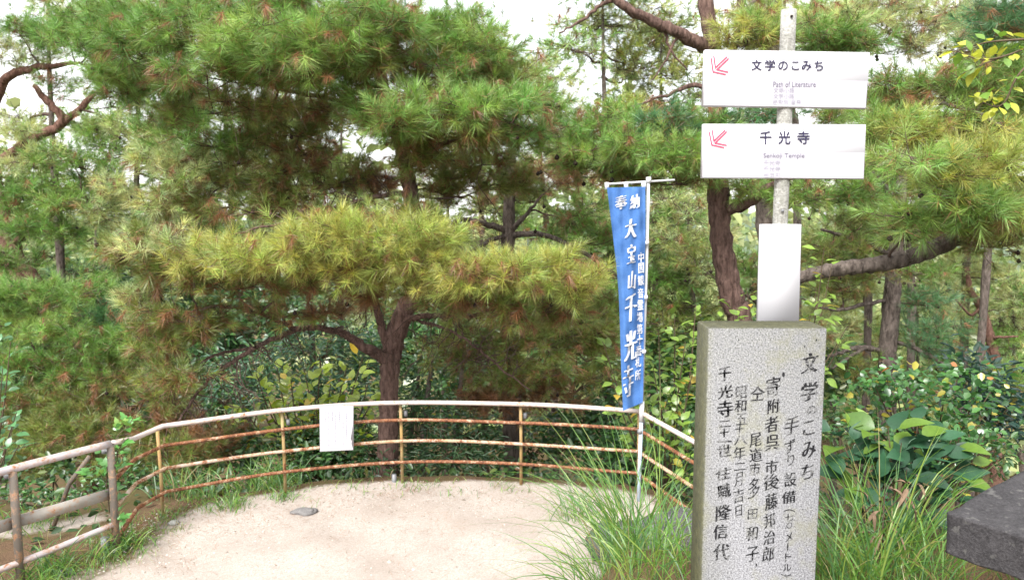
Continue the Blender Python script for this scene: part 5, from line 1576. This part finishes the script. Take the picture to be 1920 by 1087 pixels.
plant('edge_shrub', 'leafy green shrub at the far left edge above the pipe railing', 'shrub',
      rstems((-30, 960, 5.6), [(20, 640, 5.5), (5, 690, 5.4), (35, 760, 5.4), (25, 800, 5.4), (10, 840, 5.3), (-10, 720, 5.4), (38, 830, 5.5), (0, 600, 5.6)], 5, 1.5), lf_edge, 90, 0.075, 0.05)
plant('overhanging_branch', 'leafy branch with yellow green leaves hanging in from the right above the leaning pine', 'branch',
      [[(2010, 40, 4.6, 12), (1960, 70, 4.6, 7), (1900, 75, 4.6, 4), (1850, 80, 4.6, 3), (1795, 95, 4.6, 1.5)], [(1960, 70, 4.6, 5), (1900, 100, 4.55, 4), (1840, 112, 4.5, 3), (1785, 92, 4.5, 1.5)],
       [(1970, 80, 4.6, 5), (1910, 140, 4.5, 4), (1885, 190, 4.5, 3), (1865, 200, 4.5, 2.5), (1840, 190, 4.5, 1.5)], [(1865, 200, 4.5, 2), (1850, 175, 4.5, 1.5), (1830, 172, 4.5, 1)], [(1880, 108, 4.55, 2.5), (1845, 120, 4.5, 2), (1800, 140, 4.5, 1.2)]], lf_over, 80, 0.075, 0.02, tipbias=0.25, droop=0.3)
# the tree that branch belongs to stands outside the picture, right of the bank
mb = MB(); g_ = P(2010, 40, 4.6); q = crom([(g_[0] + 0.5, 4.9, float(H(g_[0] + .5, 4.9)) - .1), (g_[0] + 0.45, 4.8, 1.6), (g_[0] + 0.2, 4.65, 2.9), tuple(g_)], 5)
tag(mb.tube(q, np.linspace(0.07, 0.012, len(q)), 9, bump=.1) or mb.build('young_tree_trunk', M['bark_grey'], smooth=True), 'slim grey trunk that carries the yellow leaved branch at the right', 'tree')

# grasses
GC = [(0.13, 0.27, 0.043), (0.085, 0.20, 0.052), (0.22, 0.31, 0.055), (0.30, 0.25, 0.10)]
for (px, py, Y, n, ln, sp_, wid_, lean, droop, lab) in [
    (1175, 1062, 3.95, 140, 1.05, 0.06, 0.0048, (-0.12, 0.05), 0.75, 'large arching clump of green grass in front of the boulder, at the gravel edge'),
    (1225, 1068, 3.85, 34, 1.08, 0.06, 0.006, (0.0, 0.05), 0.5, 'upright tall grass clump left of the granite pillar'),
    (1120, 1080, 3.75, 70, 0.75, 0.06, 0.006, (-0.28, 0.0), 0.85, 'low grass clump sprawling left over the gravel'),
    (1265, 1110, 3.4, 50, 0.5, 0.09, 0.0065, (0.0, 0.0), 0.7, 'grass clump at the left foot of the granite pillar'),
    (1190, 1115, 3.4, 80, 0.5, 0.10, 0.006, (0.0, 0.0), 0.8, 'short grass clump at the bottom edge in front of the arching clump'),
    (1610, 1090, 3.15, 110, 0.62, 0.08, 0.007, (0.0, 0.0), 0.6, 'grass clump close to the right side of the granite pillar'),
    (1640, 1050, 3.45, 90, 0.85, 0.08, 0.007, (0.0, 0.05), 0.5, 'tall grass clump in front of the large leaved plant'),
    (1730, 1080, 3.2, 110, 0.60, 0.10, 0.006, (0.05, 0.0), 0.75, 'grass clump left of the dark slab'),
    (1560, 1090, 3.25, 60, 0.55, 0.05, 0.006, (-0.05, 0.0), 0.6, 'thin grass clump touching the right edge of the granite pillar'),
    (1700, 1040, 3.5, 60, 0.72, 0.06, 0.006, (0.15, 0.0), 0.7, 'arching grass clump leaning towards the dark slab'),
    (1800, 1085, 2.75, 60, 0.30, 0.09, 0.005, (0, 0), 0.8, 'short grass under the overhanging edge of the dark slab'),
    (230, 1020, 5.35, 130, 0.32, 0.09, 0.008, (0.1, -0.1), 1.0, 'bright grass tuft under the pipe railing'),
    (100, 1050, 4.95, 170, 0.40, 0.12, 0.008, (0.1, -0.1), 1.0, 'bright green grass tuft below the bottom pipe at left'),
    (70, 985, 5.9, 150, 0.30, 0.18, 0.007, (0, 0), 0.9, 'ragged grass behind the leaning stake at left'),
    (432, 968, 6.1, 110, 0.22, 0.07, 0.006, (0, 0), 0.9, 'small grass tuft on the gravel edge left of the flat stone'),
    (530, 950, 6.32, 70, 0.16, 0.06, 0.006, (0, 0), 0.9, 'small grass tuft at the post below the notice'),
    (500, 905, 6.75, 160, 0.55, 0.16, 0.008, (0, 0), 0.8, 'leafy grass clump behind the railing left of the notice'),
    (370, 930, 6.6, 140, 0.5, 0.16, 0.008, (0, 0), 0.8, 'grass clump behind the left bend of the railing'),
    (1080, 960, 5.9, 60, 0.5, 0.08, 0.006, (-.1, 0), 0.7, 'thin grass clump between the boulder and the railing'),
]:
    g = P(px, py, Y); mb = MB()
    grassblades(mb, np.array([g[0], g[1], 0]), n, ln, sp_, wid_, GC, [4, 4, 2, .7], lean, droop)
    tag(mb.build('grass_clump', M['grass'], colors=True), lab, 'grass clump', 'grass clumps')
# loose grass over the bank and the terrace edge
mb = MB()
for k in range(300):
    x = R.uniform(0.15, 3.2); y = R.uniform(2.6, 5.2)
    if fdist(np.array([x]), np.array([y]))[0] > 1.2 or (x < 0.5 and y > 4.4): continue
    grassblades(mb, np.array([x, y, 0]), 5, 0.30, 0.05, 0.005, GC, [4, 3, 3, 1.5], (0, 0), 0.8, 4)
for k in range(200):
    t = R.rand(); i = int(t * (len(FSM) - 30)) + 8
    x, y = FSM[i] + R.normal(0, 0.14, 2)
    if x > 0.3: continue
    grassblades(mb, np.array([x, y, 0]), 4 if x > -2 else 9, 0.13, 0.05, 0.005, GC, [4, 3, 3, 2], (0, 0), 0.8, 4)
mb.build('grass', M['grass'], colors=True, kind='stuff')['label'] = 'loose grass on the bank and along the terrace edge'

# withered brown stalk leaves right of the pillar
dl = leaf_mesh('dry_leaf', 'narrow', M['dry_leaf'], 0.7, 0.9)
plant('withered_plant', 'withered plant with curled brown leaves in the grass right of the granite pillar', 'plant',
      [[(1648, 1060, 3.3, 3), (1655, 990, 3.3, 2.5), (1660, 905, 3.3, 1.5)], [(1652, 1000, 3.3, 2), (1640, 960, 3.3, 1.5), (1622, 945, 3.3, 1)], [(1660, 960, 3.3, 2), (1700, 920, 3.3, 1.5), (1725, 905, 3.3, 1)]], dl, 26, 0.085, 0.02, 'twig', upz=-0.3, droop=0.8, tipbias=0.3)

# pebbles and pine needles on the ground
mb = MB()
n = 5200
x = R.uniform(-3.0, 1.4, n); y = R.uniform(4.9, 6.8, n); d = fdist(x, y)
ok = (d < 0.10) & (R.rand(n) < np.where(d > -0.7, 1.0, 0.22)); x, y = x[ok], y[ok]
z = H(x, y); n = len(x)
s = R.uniform(0.003, 0.010, n) * np.where(R.rand(n) < 0.02, 2.0, 1)
oc = unit(np.array([(1, 0, 0), (-.5, .87, .1), (-.5, -.87, -.1), (0, 0, 0.75), (0.5, .8, -.2), (-1, 0, .1)]))
v = (R.uniform(0.7, 1.3, (n, 5, 3)) * np.array([(1, 0, .1), (0, 1, .1), (-1, 0, .1), (0, -1, .1), (0, 0, .8)])[None]) * s[:, None, None] + np.stack([x, y, z], 1)[:, None]
i = np.arange(n)[:, None] * 5
f = np.concatenate([i + np.array([[0, 1, 4]]), i + np.array([[1, 2, 4]]), i + np.array([[2, 3, 4]]), i + np.array([[3, 0, 4]])], 1).reshape(-1, 3)
mb.add(v.reshape(-1, 3), f, np.repeat(colmix(n, [(0.38, 0.33, 0.285), (0.29, 0.245, 0.205), (0.44, 0.40, 0.365), (0.19, 0.16, 0.13)], [5, 4, 1, .8]), 4, 0))
mb.build('gravel', M['pebble'], colors=True, kind='stuff')['label'] = 'loose gravel on the terrace'
mb = MB()
cen = [(-2.6, 5.7, .25, 260), (-2.2, 6.0, .25, 240), (-1.6, 6.25, .25, 160), (-0.95, 6.5, .16, 260), (0.1, 6.4, .22, 160), (-0.3, 6.45, .3, 120), (-1.9, 5.7, .4, 160), (-1.0, 5.9, .6, 260), (-0.3, 5.4, .7, 260), (0.3, 3.6, .25, 420), (1.6, 3.1, .45, 500), (-2.5, 5.2, .3, 220)]
for cx, cy_, s, n in cen:
    n = int(n * 0.6)
    p = np.stack([R.normal(cx, s, n), R.normal(cy_, s * .6, n)], 1)
    a = R.uniform(0, math.pi, n); l_ = R.uniform(0.04, 0.09, n); dx = np.stack([np.cos(a), np.sin(a)], 1) * l_[:, None]
    p1 = p + dx; nn_ = np.stack([-np.sin(a), np.cos(a)], 1) * 0.0011
    zz = lambda q: H(q[:, 0], q[:, 1]) + 0.006
    v = np.stack([np.column_stack([p - nn_, zz(p)]), np.column_stack([p + nn_, zz(p)]), np.column_stack([p1, zz(p1) + R.uniform(0, .01, n)])], 1).reshape(-1, 3)
    mb.add(v, np.arange(3 * n).reshape(-1, 3), np.repeat(BROWN[None] * R.uniform(.6, 1.3, (n, 1)), 1, 0))
mb.build('needle_litter', M['needle'], colors=True, kind='stuff')['label'] = 'fallen brown pine needles scattered on the gravel and soil'


print('needles', TRIS[0], 'tris', sum(len(o.data.polygons) for o in bpy.data.objects if o.type == 'MESH'))
